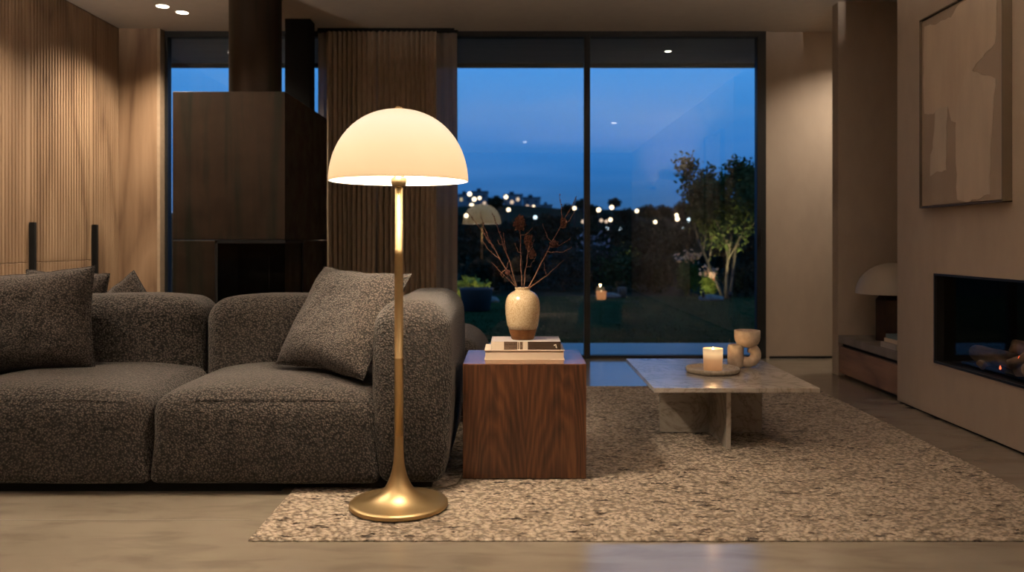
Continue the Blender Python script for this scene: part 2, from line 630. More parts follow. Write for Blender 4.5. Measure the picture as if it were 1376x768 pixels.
# right-hand wall: thick fireplace breast with the firebox cut out, then niche, blade and passage
fy0, fy1, fz0, fz1 = 2.9, 4.62, 0.312, 0.815
b = B()
bx(b, 2.373, 3.0, fy1, 5.07, 0.012, ZC)
bx(b, 2.373, 3.0, -2.6, fy0, 0.012, ZC)
bx(b, 2.373, 3.0, fy0, fy1, fz1, ZC)
bx(b, 2.373, 3.0, fy0, fy1, 0.012, fz0)
struct('wall_fireplace', b, M['plaster'])
struct('baseboard_fireplace', bx(B(), 2.385, 2.99, -2.6, 5.06, 0.0, 0.012), M['matt_black'])
struct('wall_niche', bx(B(), 2.95, 3.1, 5.07, 6.08, 0.0, ZC), M['plaster'])
struct('wall_partition', bx(B(), 2.405, 4.2, 6.08, 6.19, 0.0, ZC), M['plaster'])
struct('wall_right', bx(B(), 2.137, 4.2, YB, YB + 0.15, 0.0, ZC), M['plaster'])
struct('baseboard_right', bx(B(), 2.15, 4.2, YB - 0.006, YB, 0.0, 0.018), M['black'])
struct('wall_passage', bx(B(), 4.2, 4.3, -2.6, YB + 0.15, -0.2, ZC + 0.2), M['plaster'])
struct('trim_window', bx(B(), 2.133, 2.163, YB - 0.02, YB + 0.0, 0.0, ZC), M['plaster'])
# left return: smooth oak panel facing the camera
struct('wall_left', bx(B(), -3.5, -3.345, -2.6, YB + 0.1, 0.0, ZC), M['oak'])
b = B()
for i in range(4):
    x0 = -3.30 + i * 0.0
bx(b, -3.335, -2.985, 6.84, 6.99, 0.0, ZC, 0.002)
struct('wall_return', b, M['oak'])
struct('trim_return', bx(B(), -2.985, -2.960, 6.842, 6.99, 0.0, ZC), noisy('pale_edge', (0.33, 0.24, 0.16), (0.38, 0.28, 0.19), 20))

# floor joint
struct('trim_floor', bx(B(), -3.3, -0.95, 2.93, 2.934, -0.001, 0.0006), noisy('joint_grout', (0.17, 0.145, 0.115), (0.2, 0.17, 0.14), 9))

# fluted wall cladding / wardrobe
def flutes(bm, y0, y1, z0, z1, rng_, x=-3.30, pitch=0.036):
    n_ = max(1, int(round((y1 - y0) / pitch)))
    p = (y1 - y0) / n_
    bx(bm, x - 0.034, x - 0.020, y0, y1, z0, z1)
    for i in range(n_):
        ya = y0 + i * p
        bx(bm, x - 0.021, x, ya + 0.0055, ya + p - 0.0055, z0, z1, 0.003, 1)
wr = thing('wardrobe', 'fluted brown wooden wardrobe wall with tall black bar handles', 'wardrobe', (-3.32, 4.0, 0.0))
seams = [-0.2, 0.63, 1.46, 2.29, 3.11, 3.94, 4.76, 5.59, 6.42]
obj('cornice_panel', bx(B(), -3.334, -3.304, -2.5, 6.84, 2.7665, 2.7705), M['matt_black'], wr)
for i, (a, c_) in enumerate(zip(seams[:-1], seams[1:])):
    if i < 4:
        continue
    d = B()
    flutes(d, a + 0.003, c_ - 0.028, 0.8515, 2.766, rng)
    dr = obj('door', d, M['oak'], wr)
    hb = B()
    bx(hb, -3.30, -3.262, c_ - 0.024, c_ + 0.003, 0.25, 1.125, 0.003)
    bx(hb, -3.335, -3.30, c_ - 0.015, c_ - 0.005, 0.25, 1.12)
    obj('handle', hb, M['matt_black'], dr)
    d = B()
    flutes(d, a + 0.003, c_ - 0.028, 0.02, 0.8485, rng)
    obj('lower_door', d, M['oak'], wr)
    s = B()
    bx(s, -3.334, -3.306, c_ - 0.028, c_ + 0.003, 0.02, 2.766)
    obj('stile', s, M['oak'], wr)
d = B()
flutes(d, 6.425, 6.838, 0.02, 2.766, rng)
obj('end_panel', d, M['oak'], wr)

# ================================================================== WINDOWS
def window(name, x0, x1, left, right, handle=False):
    """black slim frame with one sheet of glass"""
    f = B()
    y0, y1 = YB - 0.03, YB + 0.05
    bx(f, x0, x1, y0, y1, ZC - 0.047, ZC, 0.002)
    bx(f, x0, x1, y0, y1, -0.001, 0.028, 0.002)
    bx(f, x0, x0 + left, y0, y1, 0.028, ZC - 0.047, 0.002)
    bx(f, x1 - right, x1, y0, y1, 0.028, ZC - 0.047, 0.002)
    o = struct(name, f, M['black'])
    p = B()
    bx(p, x0 + left - 0.004, x1 - right + 0.004, YB + 0.002, YB + 0.012, 0.026, ZC - 0.045)
    obj('pane', p, M['glass'], o)
    if handle:
        h = B()
        bx(h, x1 - right + 0.03, x1 - right + 0.048, y0 - 0.03, y0 - 0.012, 0.94, 1.10, 0.004)
        bx(h, x1 - right + 0.034, x1 - right + 0.044, y0 - 0.014, y0 + 0.002, 0.955, 0.97)
        bx(h, x1 - right + 0.034, x1 - right + 0.044, y0 - 0.014, y0 + 0.002, 1.07, 1.085)
        obj('window_handle', h, M['black'], o)
    return o
window('window_1', -3.02, -1.50, 0.085, 0.025)
window('window_2', -1.50, 0.615, 0.025, 0.022)
window('window_3', 0.615, 2.133, 0.028, 0.075, True)

# curtains
def pleats(name, x0, x1, y, z0, z1, pitch, amp, m, parent, jit=0.25, thick=0.002, fullness=1.0):
    xs, ys = [], []
    x = x0
    k = 0
    r_ = random.Random(int(abs(x0) * 1000))
    ph = 0.0
    n_ = int((x1 - x0) / 0.004)
    pts = []
    for i in range(n_ + 1):
        t = x0 + (x1 - x0) * i / n_
        ph += 2 * PI * 0.004 / (pitch * (1 + jit * math.sin(t * 9.1 + x0) * 0.6))
        a = amp * (1 + 0.3 * math.sin(t * 23 + 1.3))
        s = math.sin(ph)
        pts.append((t + 0.25 * pitch * math.sin(2 * ph) * 0.5 * fullness, y + a * math.copysign(abs(s) ** 0.6, s)))
    zs = list(np.linspace(z0, z1, 24))
    V = []
    for z in zs:
        f = (z1 - z) / (z1 - z0)
        for (px, py) in pts:
            w_ = 0.008 * f * noise.noise(Vector((px * 4, z * 1.2, x0)))
            V.append((px + w_, y + (py - y) * (0.75 + 0.35 * f) + w_, z))
    n1 = len(pts)
    Fs = []
    for j in range(len(zs) - 1):
        for i in range(n1 - 1):
            Fs.append((j * n1 + i, j * n1 + i + 1, (j + 1) * n1 + i + 1, (j + 1) * n1 + i))
    o = from_arrays(name, V, Fs, m, parent, True)
    md = o.modifiers.new('thickness', 'SOLIDIFY')
    md.thickness = thick
    return o
cu = thing('curtain', 'pleated brown linen curtain hanging in two drawn panels at the window', 'curtain', (-1.1, 6.84, 0.0))
pleats('curtain_panel', -1.575, -1.158, 6.835, 0.01, 2.745, 0.043, 0.026, M['linen'], cu, jit=0.12)
pleats('curtain_panel', -1.150, -0.655, 6.835, 0.01, 2.745, 0.043, 0.026, M['linen'], cu, jit=0.12)
obj('curtain_rail', bx(B(), -1.64, -0.50, 6.825, 6.845, 2.752, 2.771), M['matt_black'], cu)
sh = thing('sheer_curtain', 'translucent sheer curtain hanging behind the brown linen curtain', 'curtain', (-1.1, 6.9, 0.0))
pleats('sheer_panel', -1.66, -0.475, 6.90, 0.01, 2.748, 0.075, 0.012, M['sheer'], sh, thick=0.001)
obj('curtain_rail', bx(B(), -1.66, -0.475, 6.893, 6.907, 2.754, 2.771), M['black'], sh)

# black column before the window
tag(obj('flue_column', bx(B(), -1.833, -1.63, 6.54, 6.69, 0.0, ZC, 0.003), M['matt_black']),
    'square black column between the stove and the linen curtain', 'column')

# ================================================================== DOWNLIGHTS
def downlight(x, y, z, label, power=DOWN_W, group=None, spot=2.0, r=0.045, blend=0.9, es=14.0, col=WARM, size=0.02):
    t = thing('ceiling_downlight', label, 'ceiling light', (x, y, z), group)
    b = B()
    lathe(b, [(r, z - 0.003), (r + 0.006, z - 0.003), (r + 0.007, z), (r, z), (r, z - 0.003)], 40, x, y)
    obj('trim_ring', b, M['cover'], t)
    b = B()
    lathe(b, [(0, z - 0.002), (r, z - 0.002), (r, z - 0.0005), (0, z - 0.0005)], 40, x, y)
    obj('lens', b, emitter('downlight_lens', (1.0, 0.86, 0.66), es), t)
    ld = bpy.data.lights.new('downlight_beam', 'SPOT')
    ld.energy = power
    ld.color = col
    ld.spot_size = spot
    ld.spot_blend = blend
    ld.shadow_soft_size = size
    lo = bpy.data.objects.new('downlight_beam', ld)
    C.objects.link(lo)
    lo.location = (x, y, z - 0.03)
    lo.parent = t
    lo.matrix_parent_inverse = Matrix.Translation(t.location).inverted()
    return t
downlight(-2.66, 6.19, ZC, 'round ceiling downlight by the fluted wall, nearer the sofa of the pair', spot=2.3)
downlight(-2.58, 6.36, ZC, 'round ceiling downlight by the fluted wall, nearer the window of the pair', spot=2.3, power=DOWN_W * 0.8)
# further fixtures above and beside the frame, first the room's own, then added fill
for (x, y, p_, sp) in ((-2.66, 4.75, DOWN_W * 1.3, 2.3), (-2.66, 3.3, DOWN_W, 2.3), (2.85, 6.35, 105, 2.35)):
    downlight(x, y, ZC, 'added round fill downlight out of the picture', p_, 'downlights above and beside the picture', spot=sp)
for (x, y, p_) in ((1.5, 1.6, CEIL_FILL_W), (-1.6, 1.2, CEIL_FILL_W * 1.3), (0.2, -0.8, CEIL_FILL_W)):  # unseen downlights added as general fill
    downlight(x, y, ZC, 'added round fill downlight out of the picture', p_, 'downlights above and beside the picture', spot=2.6, blend=1.0, size=0.12)

for (x, y, sx_, w_) in ((2.16, 2.5, 1, 1.0), (2.16, 0.2, 1, 0.6), (-3.09, 2.9, -1, 1.0), (-3.09, 0.4, -1, 0.6)):  # unseen uplights added to raise the ambient light off the ceiling
    t = thing('fill_uplight', 'added bowl fill light on the wall out of the picture', 'fill light', (x, y, 1.9), 'added fill uplights on the walls out of the picture')
    b = B()
    lathe(b, [(0, 1.84), (0.08, 1.85), (0.16, 1.89), (0.19, 1.98), (0.185, 1.98), (0.15, 1.90), (0, 1.87)], 32, x, y)
    obj('bowl', b, M['cover'], t)
    xs_ = sorted((x + sx_ * 0.12, x + sx_ * 0.212))
    obj('bracket', bx(B(), xs_[0], xs_[1], y - 0.02, y + 0.02, 1.86, 1.90), M['black'], t)
    ld = bpy.data.lights.new('uplight_fill', 'POINT')
    ld.energy = FILL_UPLIGHT_W * w_
    ld.color = (1.0, 0.86, 0.73)
    ld.shadow_soft_size = 0.03
    lo = bpy.data.objects.new('uplight_fill', ld)
    C.objects.link(lo)
    lo.location = (x, y, 1.932)
    lo.parent = t
    lo.matrix_parent_inverse = Matrix.Translation(t.location).inverted()

# ================================================================== STOVE
X0, X1, Y0, Y1, Z1 = -2.212, -1.484, 5.30, 6.49, 1.964
st = thing('stove', 'tall dark bronze wood-burning stove block with glazed corner firebox', 'stove', (-1.85, 5.9, 0))
b = B()
ox, oy, oz0, oz1 = -1.938, 5.76, 0.34, 1.0     # firebox opening wraps the corner
bx(b, X0, X1, Y0, Y1, oz1 + 0.006, Z1, 0.003)            # upper body
obj('upper_casing', b, M['bronze'], st)
b = B()
bx(b, X0, ox, Y0, Y1, 0.0, oz1, 0.003)                   # left lower panel
bx(b, ox, X1, oy, Y1, 0.0, oz1, 0.003)                   # rear lower block
bx(b, ox, X1, Y0, oy, 0.0, oz0, 0.003)
obj('lower_casing', b, M['bronze'], st)
b = B()
t_ = 0.018
bx(b, ox, X1 + 0.002, Y0 - 0.002, Y0 + 0.02, oz1 - t_, oz1 + 0.004)
bx(b, ox, ox + t_, Y0 - 0.002, Y0 + 0.02, oz0, oz1)
bx(b, ox, X1 + 0.002, Y0 - 0.002, Y0 + 0.02, oz0, oz0 + t_)
bx(b, X1 - 0.02, X1 + 0.002, Y0, oy, oz1 - t_, oz1 + 0.004)
bx(b, X1 - 0.02, X1 + 0.002, oy - t_, oy, oz0, oz1)
bx(b, X1 - 0.02, X1 + 0.002, Y0, oy, oz0, oz0 + t_)
obj('firebox_frame', b, M['matt_black'], st)
b = B()
bx(b, ox + t_, X1 - 0.002, Y0 + 0.004, Y0 + 0.010, oz0 + t_, oz1 - t_)
bx(b, X1 - 0.010, X1 - 0.004, Y0 + 0.01, oy - t_, oz0 + t_, oz1 - t_)
obj('firebox_glass', b, M['stove_glass'], st)
obj('glass_edge_strip', bx(B(), -1.60, -1.592, Y0 + 0.012, Y0 + 0.02, oz0 + t_, oz1 - t_), M['bronze'], st)
b = B()
bx(b, ox + 0.001, X1 - 0.03, oy - 0.02, oy - 0.001, oz0, oz1 - 0.001)
bx(b, ox + 0.001, X1 - 0.03, Y0 + 0.03, oy - 0.02, oz0 + 0.001, oz0 + 0.02)
obj('firebrick_lining', b, noisy('soot_brick', (0.012, 0.011, 0.009), (0.03, 0.026, 0.02), 12, rough=0.9), st)
b = B()
lathe(b, [(0.183, Z1 - 0.002), (0.183, ZC - 0.02), (0.19, ZC - 0.02), (0.19, ZC - 0.0005)], 64, -1.865, 5.9)
lathe(b, [(0.196, Z1 - 0.001), (0.196, Z1 + 0.012), (0.183, Z1 + 0.012)], 64, -1.865, 5.9)
obj('flue_pipe', b, M['bronze'], st)

# ================================================================== FIREPLACE in the right wall
fp = thing('gas_fireplace', 'black recessed gas fireplace with log bed in the plaster wall', 'fireplace', (2.5, 4.0, fz0))
b = B()
bx(b, 2.74, 2.80, fy0, fy1, fz0, fz1)
bx(b, 2.379, 2.80, fy1 - 0.008, fy1, fz0, fz1)
bx(b, 2.379, 2.80, fy0, fy0 + 0.008, fz0, fz1)
bx(b, 2.379, 2.80, fy0, fy1, fz1 - 0.008, fz1)
bx(b, 2.379, 2.80, fy0, fy1, fz0, fz0 + 0.008)
obj('firebox', b, M['matt_black'], fp)
b = B()
for a in ((fy0, fy1, fz1 - 0.012, fz1), (fy0, fy1, fz0, fz0 + 0.012), (fy0, fy0 + 0.012, fz0, fz1), (fy1 - 0.012, fy1, fz0, fz1)):
    bx(b, 2.366, 2.379, *a)
obj('frame', b, M['black'], fp)
obj('fire_glass', bx(B(), 2.42, 2.426, fy0 + 0.01, fy1 - 0.01, fz0 + 0.01, fz1 - 0.01), M['fire_glass'], fp)
obj('burner_tray', bx(B(), 2.46, 2.70, fy0 + 0.15, fy1 - 0.12, fz0 + 0.008, fz0 + 0.03, 0.004), M['matt_black'], fp)

bark = noisy('ceramic_log_bark', (0.06, 0.044, 0.032), (0.22, 0.165, 0.12), 16, rough=0.95, bmp=0.8, bd=0.02, stretch=(1, 0.4, 1))
def log_mesh(L_, r, seed):
    b = B()
    n_ = 14
    pts, rad = [], []
    for i in range(n_):
        t = i / (n_ - 1)
        pts.append((0.02 * noise.noise(Vector((t * 3, seed, 0))), (t - 0.5) * L_, 0.02 * noise.noise(Vector((t * 3, seed, 5)))))
        rad.append(r * (1 + 0.25 * noise.noise(Vector((t * 4, seed, 9)))) * (0.8 if i in (0, n_ - 1) else 1))
    tube(b, pts, rad, 14)
    for v_ in b.verts:
        v_.co += v_.co.normalized() * 0.012 * noise.noise(v_.co * 28 + Vector((seed, 0, 0)))
    return b
lg = [((2.56, 4.20, 0.385), (0.06, 0, 0.25), 0.50, 0.045), ((2.50, 4.02, 0.375), (0, 0.1, -0.35), 0.40, 0.036),
      ((2.62, 3.92, 0.41), (0.12, 0, 0.2), 0.52, 0.042), ((2.53, 3.85, 0.46), (-0.32, 0.1, 0.35), 0.44, 0.038),
      ((2.49, 3.60, 0.38), (0, 0, -0.2), 0.45, 0.042), ((2.6, 3.45, 0.44), (0.1, 0, 0.5), 0.45, 0.04),
      ((2.48, 4.30, 0.352), (0, 0, -0.9), 0.16, 0.02), ((2.52, 4.02, 0.475), (0.2, 0, 0.9), 0.14, 0.032)]
log_where = ['long log at the far end of the fireplace bed', 'short front log of the fireplace bed, second from its far end',
             'thick rear log in the middle of the fireplace bed', 'tilted log lying across the top of the fireplace bed',
             'front log at the near end of the fireplace bed', 'rear log at the near end of the fireplace bed',
             'thin twig log at the far front corner of the fireplace bed', 'stubby log end perched on top of the fireplace logs']
for i, ((loc, rot, L_, r), lab) in enumerate(zip(lg, log_where)):
    o = obj('fireplace_log', log_mesh(L_, r, i * 3.1), bark)
    o.location = loc
    o.rotation_euler = rot
    tag(o, lab, 'log', 'logs in the gas fireplace')
ember = emitter('ember', (1.0, 0.14, 0.05), 3.0)
for i, (y, z, x, s) in enumerate(((3.98, 0.405, 2.455, 1.0), (3.77, 0.50, 2.475, 1.6), (4.16, 0.345, 2.47, 0.6))):
    b = B()
    lathe(b, [(0, 0), (0.006, 0.004), (0.008, 0.012), (0.005, 0.024), (0.0, 0.036)], 12)
    o = obj('flame', b, ember, fp, True)
    o.matrix_parent_inverse = Matrix.Identity(4)
    o.location = (x - 2.5, y - 4.0, z - fz0)
    o.scale = (s, s, s)

ld = bpy.data.lights.new('log_fill_light', 'POINT')  # extra light added inside the firebox to brighten the logs
ld.energy = 0.35
ld.color = (1.0, 0.55, 0.28)
ld.shadow_soft_size = 0.04
lo = bpy.data.objects.new('log_fill_light', ld)
C.objects.link(lo)
lo.location = (-0.055, -0.18, 0.26)
lo.parent = fp

# ================================================================== NICHE bench, lamp, books
bn = thing('bench_cabinet', 'low stone-topped bench with wooden drawer in the wall niche', 'bench', (2.65, 5.57, 0))
obj('bench_top', bx(B(), 2.405, 2.949, 5.072, 6.079, 0.245, 0.30, 0.003), M['stone'], bn)
obj('body', bx(B(), 2.44, 2.949, 5.072, 6.079, 0.02, 0.245), M['matt_black'], bn)
obj('drawer', bx(B(), 2.41, 2.44, 5.075, 6.075, 0.025, 0.218, 0.002), M['drawer_wood'], bn)
obj('plinth', bx(B(), 2.45, 2.949, 5.08, 6.07, 0.0, 0.02), M['matt_black'], bn)

tl = thing('table_lamp', 'unlit mushroom table lamp with pale dome and dark base on niche bench', 'table lamp', (2.66, 5.75, 0.30))
b = B()
R_, zb, H_ = 0.245, 0.628, 0.215
prof = []
for k in range(25):
    a = k / 24 * PI / 2
    prof.append((R_ * math.cos(a) if k < 24 else 0.0, zb + H_ * math.sin(a)))
inner = [(max(0.0, r_ - 0.006) if r_ > 0.01 else 0.0, z_ - 0.006) for r_, z_ in reversed(prof)]
inner[-1] = (R_ - 0.006, zb)
lathe(b, prof + inner + [(R_, zb)], 64, 2.66, 5.75)
obj('shade', b, mat('pale_dome', (0.44, 0.38, 0.32), 0.45), tl, True)
b = B()
lathe(b, [(0, 0.30), (0.118, 0.30), (0.122, 0.304), (0.122, 0.585), (0.088, 0.625), (0, 0.625)], 8, 2.66, 5.75)
for f in b.faces:
    f.smooth = False
obj('base', b, noisy('dark_burl', (0.018, 0.009, 0.005), (0.045, 0.022, 0.012), 10, rough=0.35), tl)
obj('stem', lathe(B(), [(0, 0.62), (0.02, 0.62), (0.02, 0.80), (0, 0.80)], 16, 2.66, 5.75), M['black'], tl, True)

def book(name, label, x0, x1, y0, y1, z0, z1, cov, spine_side='-y', page=None, group=None, rot=0.0, t=0.003):
    """hard-cover book lying flat: boards, spine and a set-back page block"""
    cx_, cy_ = (x0 + x1) / 2, (y0 + y1) / 2
    e = thing(name, label, 'book', (cx_, cy_, z0), group)
    w_, d_ = (x1 - x0) / 2, (y1 - y0) / 2
    b = B()
    bx(b, -w_, w_, -d_, d_, 0, t, 0.0006)
    bx(b, -w_, w_, -d_, d_, z1 - z0 - t, z1 - z0, 0.0006)
    if spine_side == '-y':
        bx(b, -w_, w_, -d_, -d_ + t, t, z1 - z0 - t)
    elif spine_side == '+y':
        bx(b, -w_, w_, d_ - t, d_, t, z1 - z0 - t)
    else:
        bx(b, -w_, -w_ + t, -d_, d_, t, z1 - z0 - t)
    o = obj('cover', b, cov, e)
    o.matrix_parent_inverse = Matrix.Identity(4)
    p = B()
    yy0 = -d_ + (0.004 if spine_side != '-y' else t)
    yy1 = d_ - (0.004 if spine_side != '+y' else t)
    xx0 = -w_ + (0.004 if spine_side != '-x' else t)
    bx(p, xx0, w_ - 0.004, yy0, yy1, t, z1 - z0 - t)
    o = obj('page_block', p, page or M['paper'], e)
    o.matrix_parent_inverse = Matrix.Identity(4)
    e.rotation_euler = (0, 0, rot)
    return e
g_ = 'books stacked on the niche bench'
book('book', 'cream book at the bottom of the niche stack beside the mushroom lamp', 2.425, 2.70, 5.20, 5.42, 0.30, 0.335, M['cover_grey'], '-x', group=g_)
book('book', 'cream book in the middle of the niche stack beside the mushroom lamp', 2.445, 2.70, 5.21, 5.41, 0.335, 0.36, M['cover'], '-x', group=g_)
book('book', 'blue-grey book on top of the niche stack beside the mushroom lamp', 2.455, 2.69, 5.21, 5.41, 0.36, 0.386, M['blue_cover'], '-x', group=g_)

# ================================================================== ARTWORK
aw = thing('framed_artwork', 'framed abstract canvas in cream and taupe on the fireplace wall', 'painting', (2.35, 4.28, 1.2))
ya, yb_, za, zb_ = 3.90, 4.70, 1.185, 2.262
b = B()
fw = 0.006
for a in ((ya, yb_, za, za + fw), (ya, yb_, zb_ - fw, zb_), (ya, ya + fw, za, zb_), (yb_ - fw, yb_, za, zb_)):
    bx(b, 2.325, 2.3725, *a)
obj('frame', b, mat('dark_bronze_frame', (0.075, 0.052, 0.030), 0.5), aw)
b = B()
xc = 2.336
bx(b, xc, 2.366, ya + 0.012, yb_ - 0.012, za + 0.012, zb_ - 0.012)
W_, H2 = (yb_ - ya - 0.024), (zb_ - za - 0.024)
def poly(bm, pts, dx, mi):
    """pts in (u from the far edge, v from the bottom) 0..1, edges roughened like dragged paint"""
    out = []
    n_ = len(pts)
    for i in range(n_):
        a, c_ = Vector(pts[i]), Vector(pts[(i + 1) % n_])
        k = max(2, int((c_ - a).length / 0.03))
        for j in range(k):
            p = a.lerp(c_, j / k)
            p += Vector((noise.noise(Vector((p.x * 14, p.y * 14, mi))), noise.noise(Vector((p.x * 14, p.y * 14, mi + 7))))) * 0.014
            p.x = min(0.999, max(0.001, p.x))
            p.y = min(0.999, max(0.001, p.y))
            out.append(p)
    vs = [bm.verts.new((xc - dx, yb_ - 0.012 - p.x * W_, za + 0.012 + p.y * H2)) for p in out]
    f = bm.faces.new(vs)
    f.material_index = mi
    r = bmesh.ops.extrude_face_region(bm, geom=[f])
    for g in r['geom']:
        if isinstance(g, bmesh.types.BMVert):
            g.co.x += dx
    for g in r['geom']:
        if isinstance(g, bmesh.types.BMFace):
            g.material_index = mi
    for v_ in vs:
        for ff in v_.link_faces:
            ff.material_index = mi
poly(b, [(0.03, 0.50), (0.16, 0.48), (0.20, 0.50), (0.36, 0.50), (0.40, 0.42), (0.52, 0.40), (0.62, 0.62), (0.72, 0.66), (0.92, 0.72), (0.94, 0.86), (0.95, 0.99), (0.50, 0.99), (0.40, 0.95), (0.18, 0.95), (0.03, 0.97)], 0.0020, 1)
poly(b, [(0.12, 0.16), (0.34, 0.18), (0.33, 0.30), (0.36, 0.52), (0.18, 0.52), (0.16, 0.30), (0.12, 0.27)], 0.0014, 2)
poly(b, [(0.48, 0.02), (0.60, 0.0), (0.86, 0.03), (0.88, 0.30), (0.92, 0.56), (0.60, 0.66), (0.46, 0.48)], 0.0026, 3)
pm = [noisy('taupe_ground', (0.26, 0.20, 0.155), (0.29, 0.23, 0.18), 8, rough=0.9, stretch=(1, 1, 0.3)),
      noisy('cream_paint', (0.44, 0.35, 0.275), (0.50, 0.41, 0.32), 9, rough=0.9, stretch=(1, 1, 0.2), bmp=0.3, bd=0.005),
      noisy('pale_paint', (0.41, 0.345, 0.28), (0.46, 0.39, 0.32), 9, rough=0.9, stretch=(1, 1, 0.2)),
      noisy('light_paint', (0.45, 0.37, 0.295), (0.52, 0.43, 0.345), 9, rough=0.9, stretch=(1, 1, 0.2))]
obj('canvas', b, pm, aw)

# ================================================================== RUG
RX0, RX1, RY0, RY1, RZ = -0.885, 2.03, 2.72, 5.58, 0.014
nx, ny = 420, 410
gx = np.linspace(RX0, RX1, nx)
gy = np.linspace(RY0, RY1, ny)
GX, GY = np.meshgrid(gx, gy)
edge = np.minimum(np.minimum(GX - RX0, RX1 - GX), np.minimum(GY - RY0, RY1 - GY))
row = np.floor((GY - RY0) / 0.021)
ph = rng.uniform(0, 6.28, 400)[np.clip(row, 0, 399).astype(int)]
loops = np.abs(np.sin((GY - RY0) / 0.021 * PI)) ** 0.6 * (0.6 + 0.4 * np.abs(np.sin(GX / 0.024 * PI + ph)))
rnd = rng.normal(0, 1, GX.shape)
rnd = (rnd + np.roll(rnd, 1, 0) + np.roll(rnd, 1, 1) + np.roll(rnd, -1, 1)) / 4
Z = RZ - 0.008 + 0.006 * loops + 0.0022 * rnd
Z = np.where(edge < 0.002, 0.003, Z)
wob = 0.003 * rng.normal(0, 1, (2,) + GX.shape)
fr_ = np.clip(edge / 0.02, 0.25, 1)
V = np.stack([GX + wob[0] * 0.5, GY + wob[1] * 0.5, Z], -1).reshape(-1, 3)
ii = (np.arange(ny - 1)[:, None] * nx + np.arange(nx - 1)[None, :]).ravel()
Fq = np.stack([ii, ii + 1, ii + nx + 1, ii + nx], 1)
V2 = V.copy()
V2[:, 2] = 0.0005
# bottom sheet and rim close the rug into a slab
per = list(range(nx)) + [nx * (j + 1) - 1 for j in range(1, ny)] + [nx * (ny - 1) + i for i in range(nx - 2, -1, -1)] + [nx * j for j in range(ny - 2, 0, -1)]
base = len(V)
Vb = V[per].copy()
Vb[:, 2] = 0.0005
rim = [(per[k], per[(k + 1) % len(per)], base + (k + 1) % len(per), base + k) for k in range(len(per))]
rg = from_arrays('rug', np.vstack([V, Vb]), np.vstack([Fq, np.array(rim)]), M['rug'], None, True)
tag(rg, 'large beige chunky wool rug with dark flecks on the concrete floor', 'rug')

# ================================================================== SOFA
sf = thing('sofa', 'dark brown-grey boucle modular sofa with rounded arm', 'sofa', (-1.4, 3.7, 0))
def crown(amount, hx, hy, axis=2, sign=1, front=0.0, side=0.0):
    def d(Q):
        fx = max(0.0, 1 - (Q.x / hx) ** 2)
        fy = max(0.0, 1 - (Q.y / hy) ** 2)
        if Q.z > 0:
            Q.z += amount * (fx ** 0.75) * (fy ** 0.5)
        if Q.y < 0:
            Q.y -= front * (fx ** 0.5)
        Q.x += side * (1 if Q.x > 0 else -1) * fy
        w_ = 0.006 * noise.noise(Q * 3.3 + Vector((hx * 9, hy * 5, amount * 40)))
        Q.z += w_
        Q.y += w_
        return Q
    return d
BZ = 0.040
XB = [-2.345, -1.440, -0.530]
for i in range(2):
    x0, x1 = XB[i], XB[i + 1]
    hx = (x1 - x0) / 2 - 0.002
    y0, y1 = 3.215, 3.95
    z0, z1 = BZ, 0.385
    c_ = ((x0 + x1) / 2, (y0 + y1) / 2, (z0 + z1) / 2)
    hy, hz = (y1 - y0) / 2, (z1 - z0) / 2
    b = B()
    def dfm(Q, hx=hx, hy=hy, hz=hz):
        fx = max(0.0, 1 - (Q.x / hx) ** 2)
        yy = Q.y / hy
        if Q.z > 0:
            k = Q.z / hz
            Q.z += k * 0.048 * (1 - (abs(Q.x) / hx) ** 3.2) * (1 - abs(yy) ** 4 if yy < 0 else 1)
        Q.z += 0.004 * noise.noise(Q * 4 + Vector((hx * 3, 1, 2)))
        if Q.y < 0 and Q.z < hz:
            Q.y -= 0.012 * (fx ** 0.6) * max(0, 1 - (Q.z / hz) ** 2)
        return Q
    soft_box(b, c_, (hx, hy, hz), 0.075, dfm, rb=0.03)
    s = obj('seat_cushion', b, M['fabric'], sf)
    # welted seam round the block
    b = B()
    zz = 0.352
    pts = []
    for k in range(60):
        t = k / 59
        X = c_[0] + (2 * t - 1) * (hx - 0.035)
        fx = max(0.0, 1 - ((X - c_[0]) / hx) ** 2)
        # follow the rounded upper edge
        pts.append((X, y0 + 0.0185 - 0.004 * fx, zz + 0.030 * fx ** 0.7 - 0.006))
    tube(b, pts, 0.0022, 6)
    seam = obj('seam', b, M['fabric'], s)
    seam.matrix_parent_inverse = Matrix.Identity(4)
# backrests
for i, (x0, x1) in enumerate(((XB[0], -1.478), (-1.474, -0.56))):
    hx = (x1 - x0) / 2
    y0, y1, z0, z1 = 3.86, 4.20, BZ, 0.712
    c_ = ((x0 + x1) / 2, (y0 + y1) / 2, (z0 + z1) / 2)
    hy, hz = (y1 - y0) / 2, (z1 - z0) / 2
    b = B()
    def dfb(Q, hx=hx, hy=hy, hz=hz, i=i):
        fx = 1 - (abs(Q.x) / hx) ** 3
        if Q.z > 0:
            Q.z += 0.03 * (Q.z / hz) * max(0, fx)
        if Q.y < 0:
            Q.y -= 0.03 * max(0, fx) * max(0, 1 - (Q.z / hz) ** 2)
        Q.z += 0.004 * noise.noise(Q * 4 + Vector((i * 3, 1, 2)))
        return Q
    soft_box(b, c_, (hx, hy, hz), 0.10, dfb)
    obj('backrest', b, M['fabric'], sf)
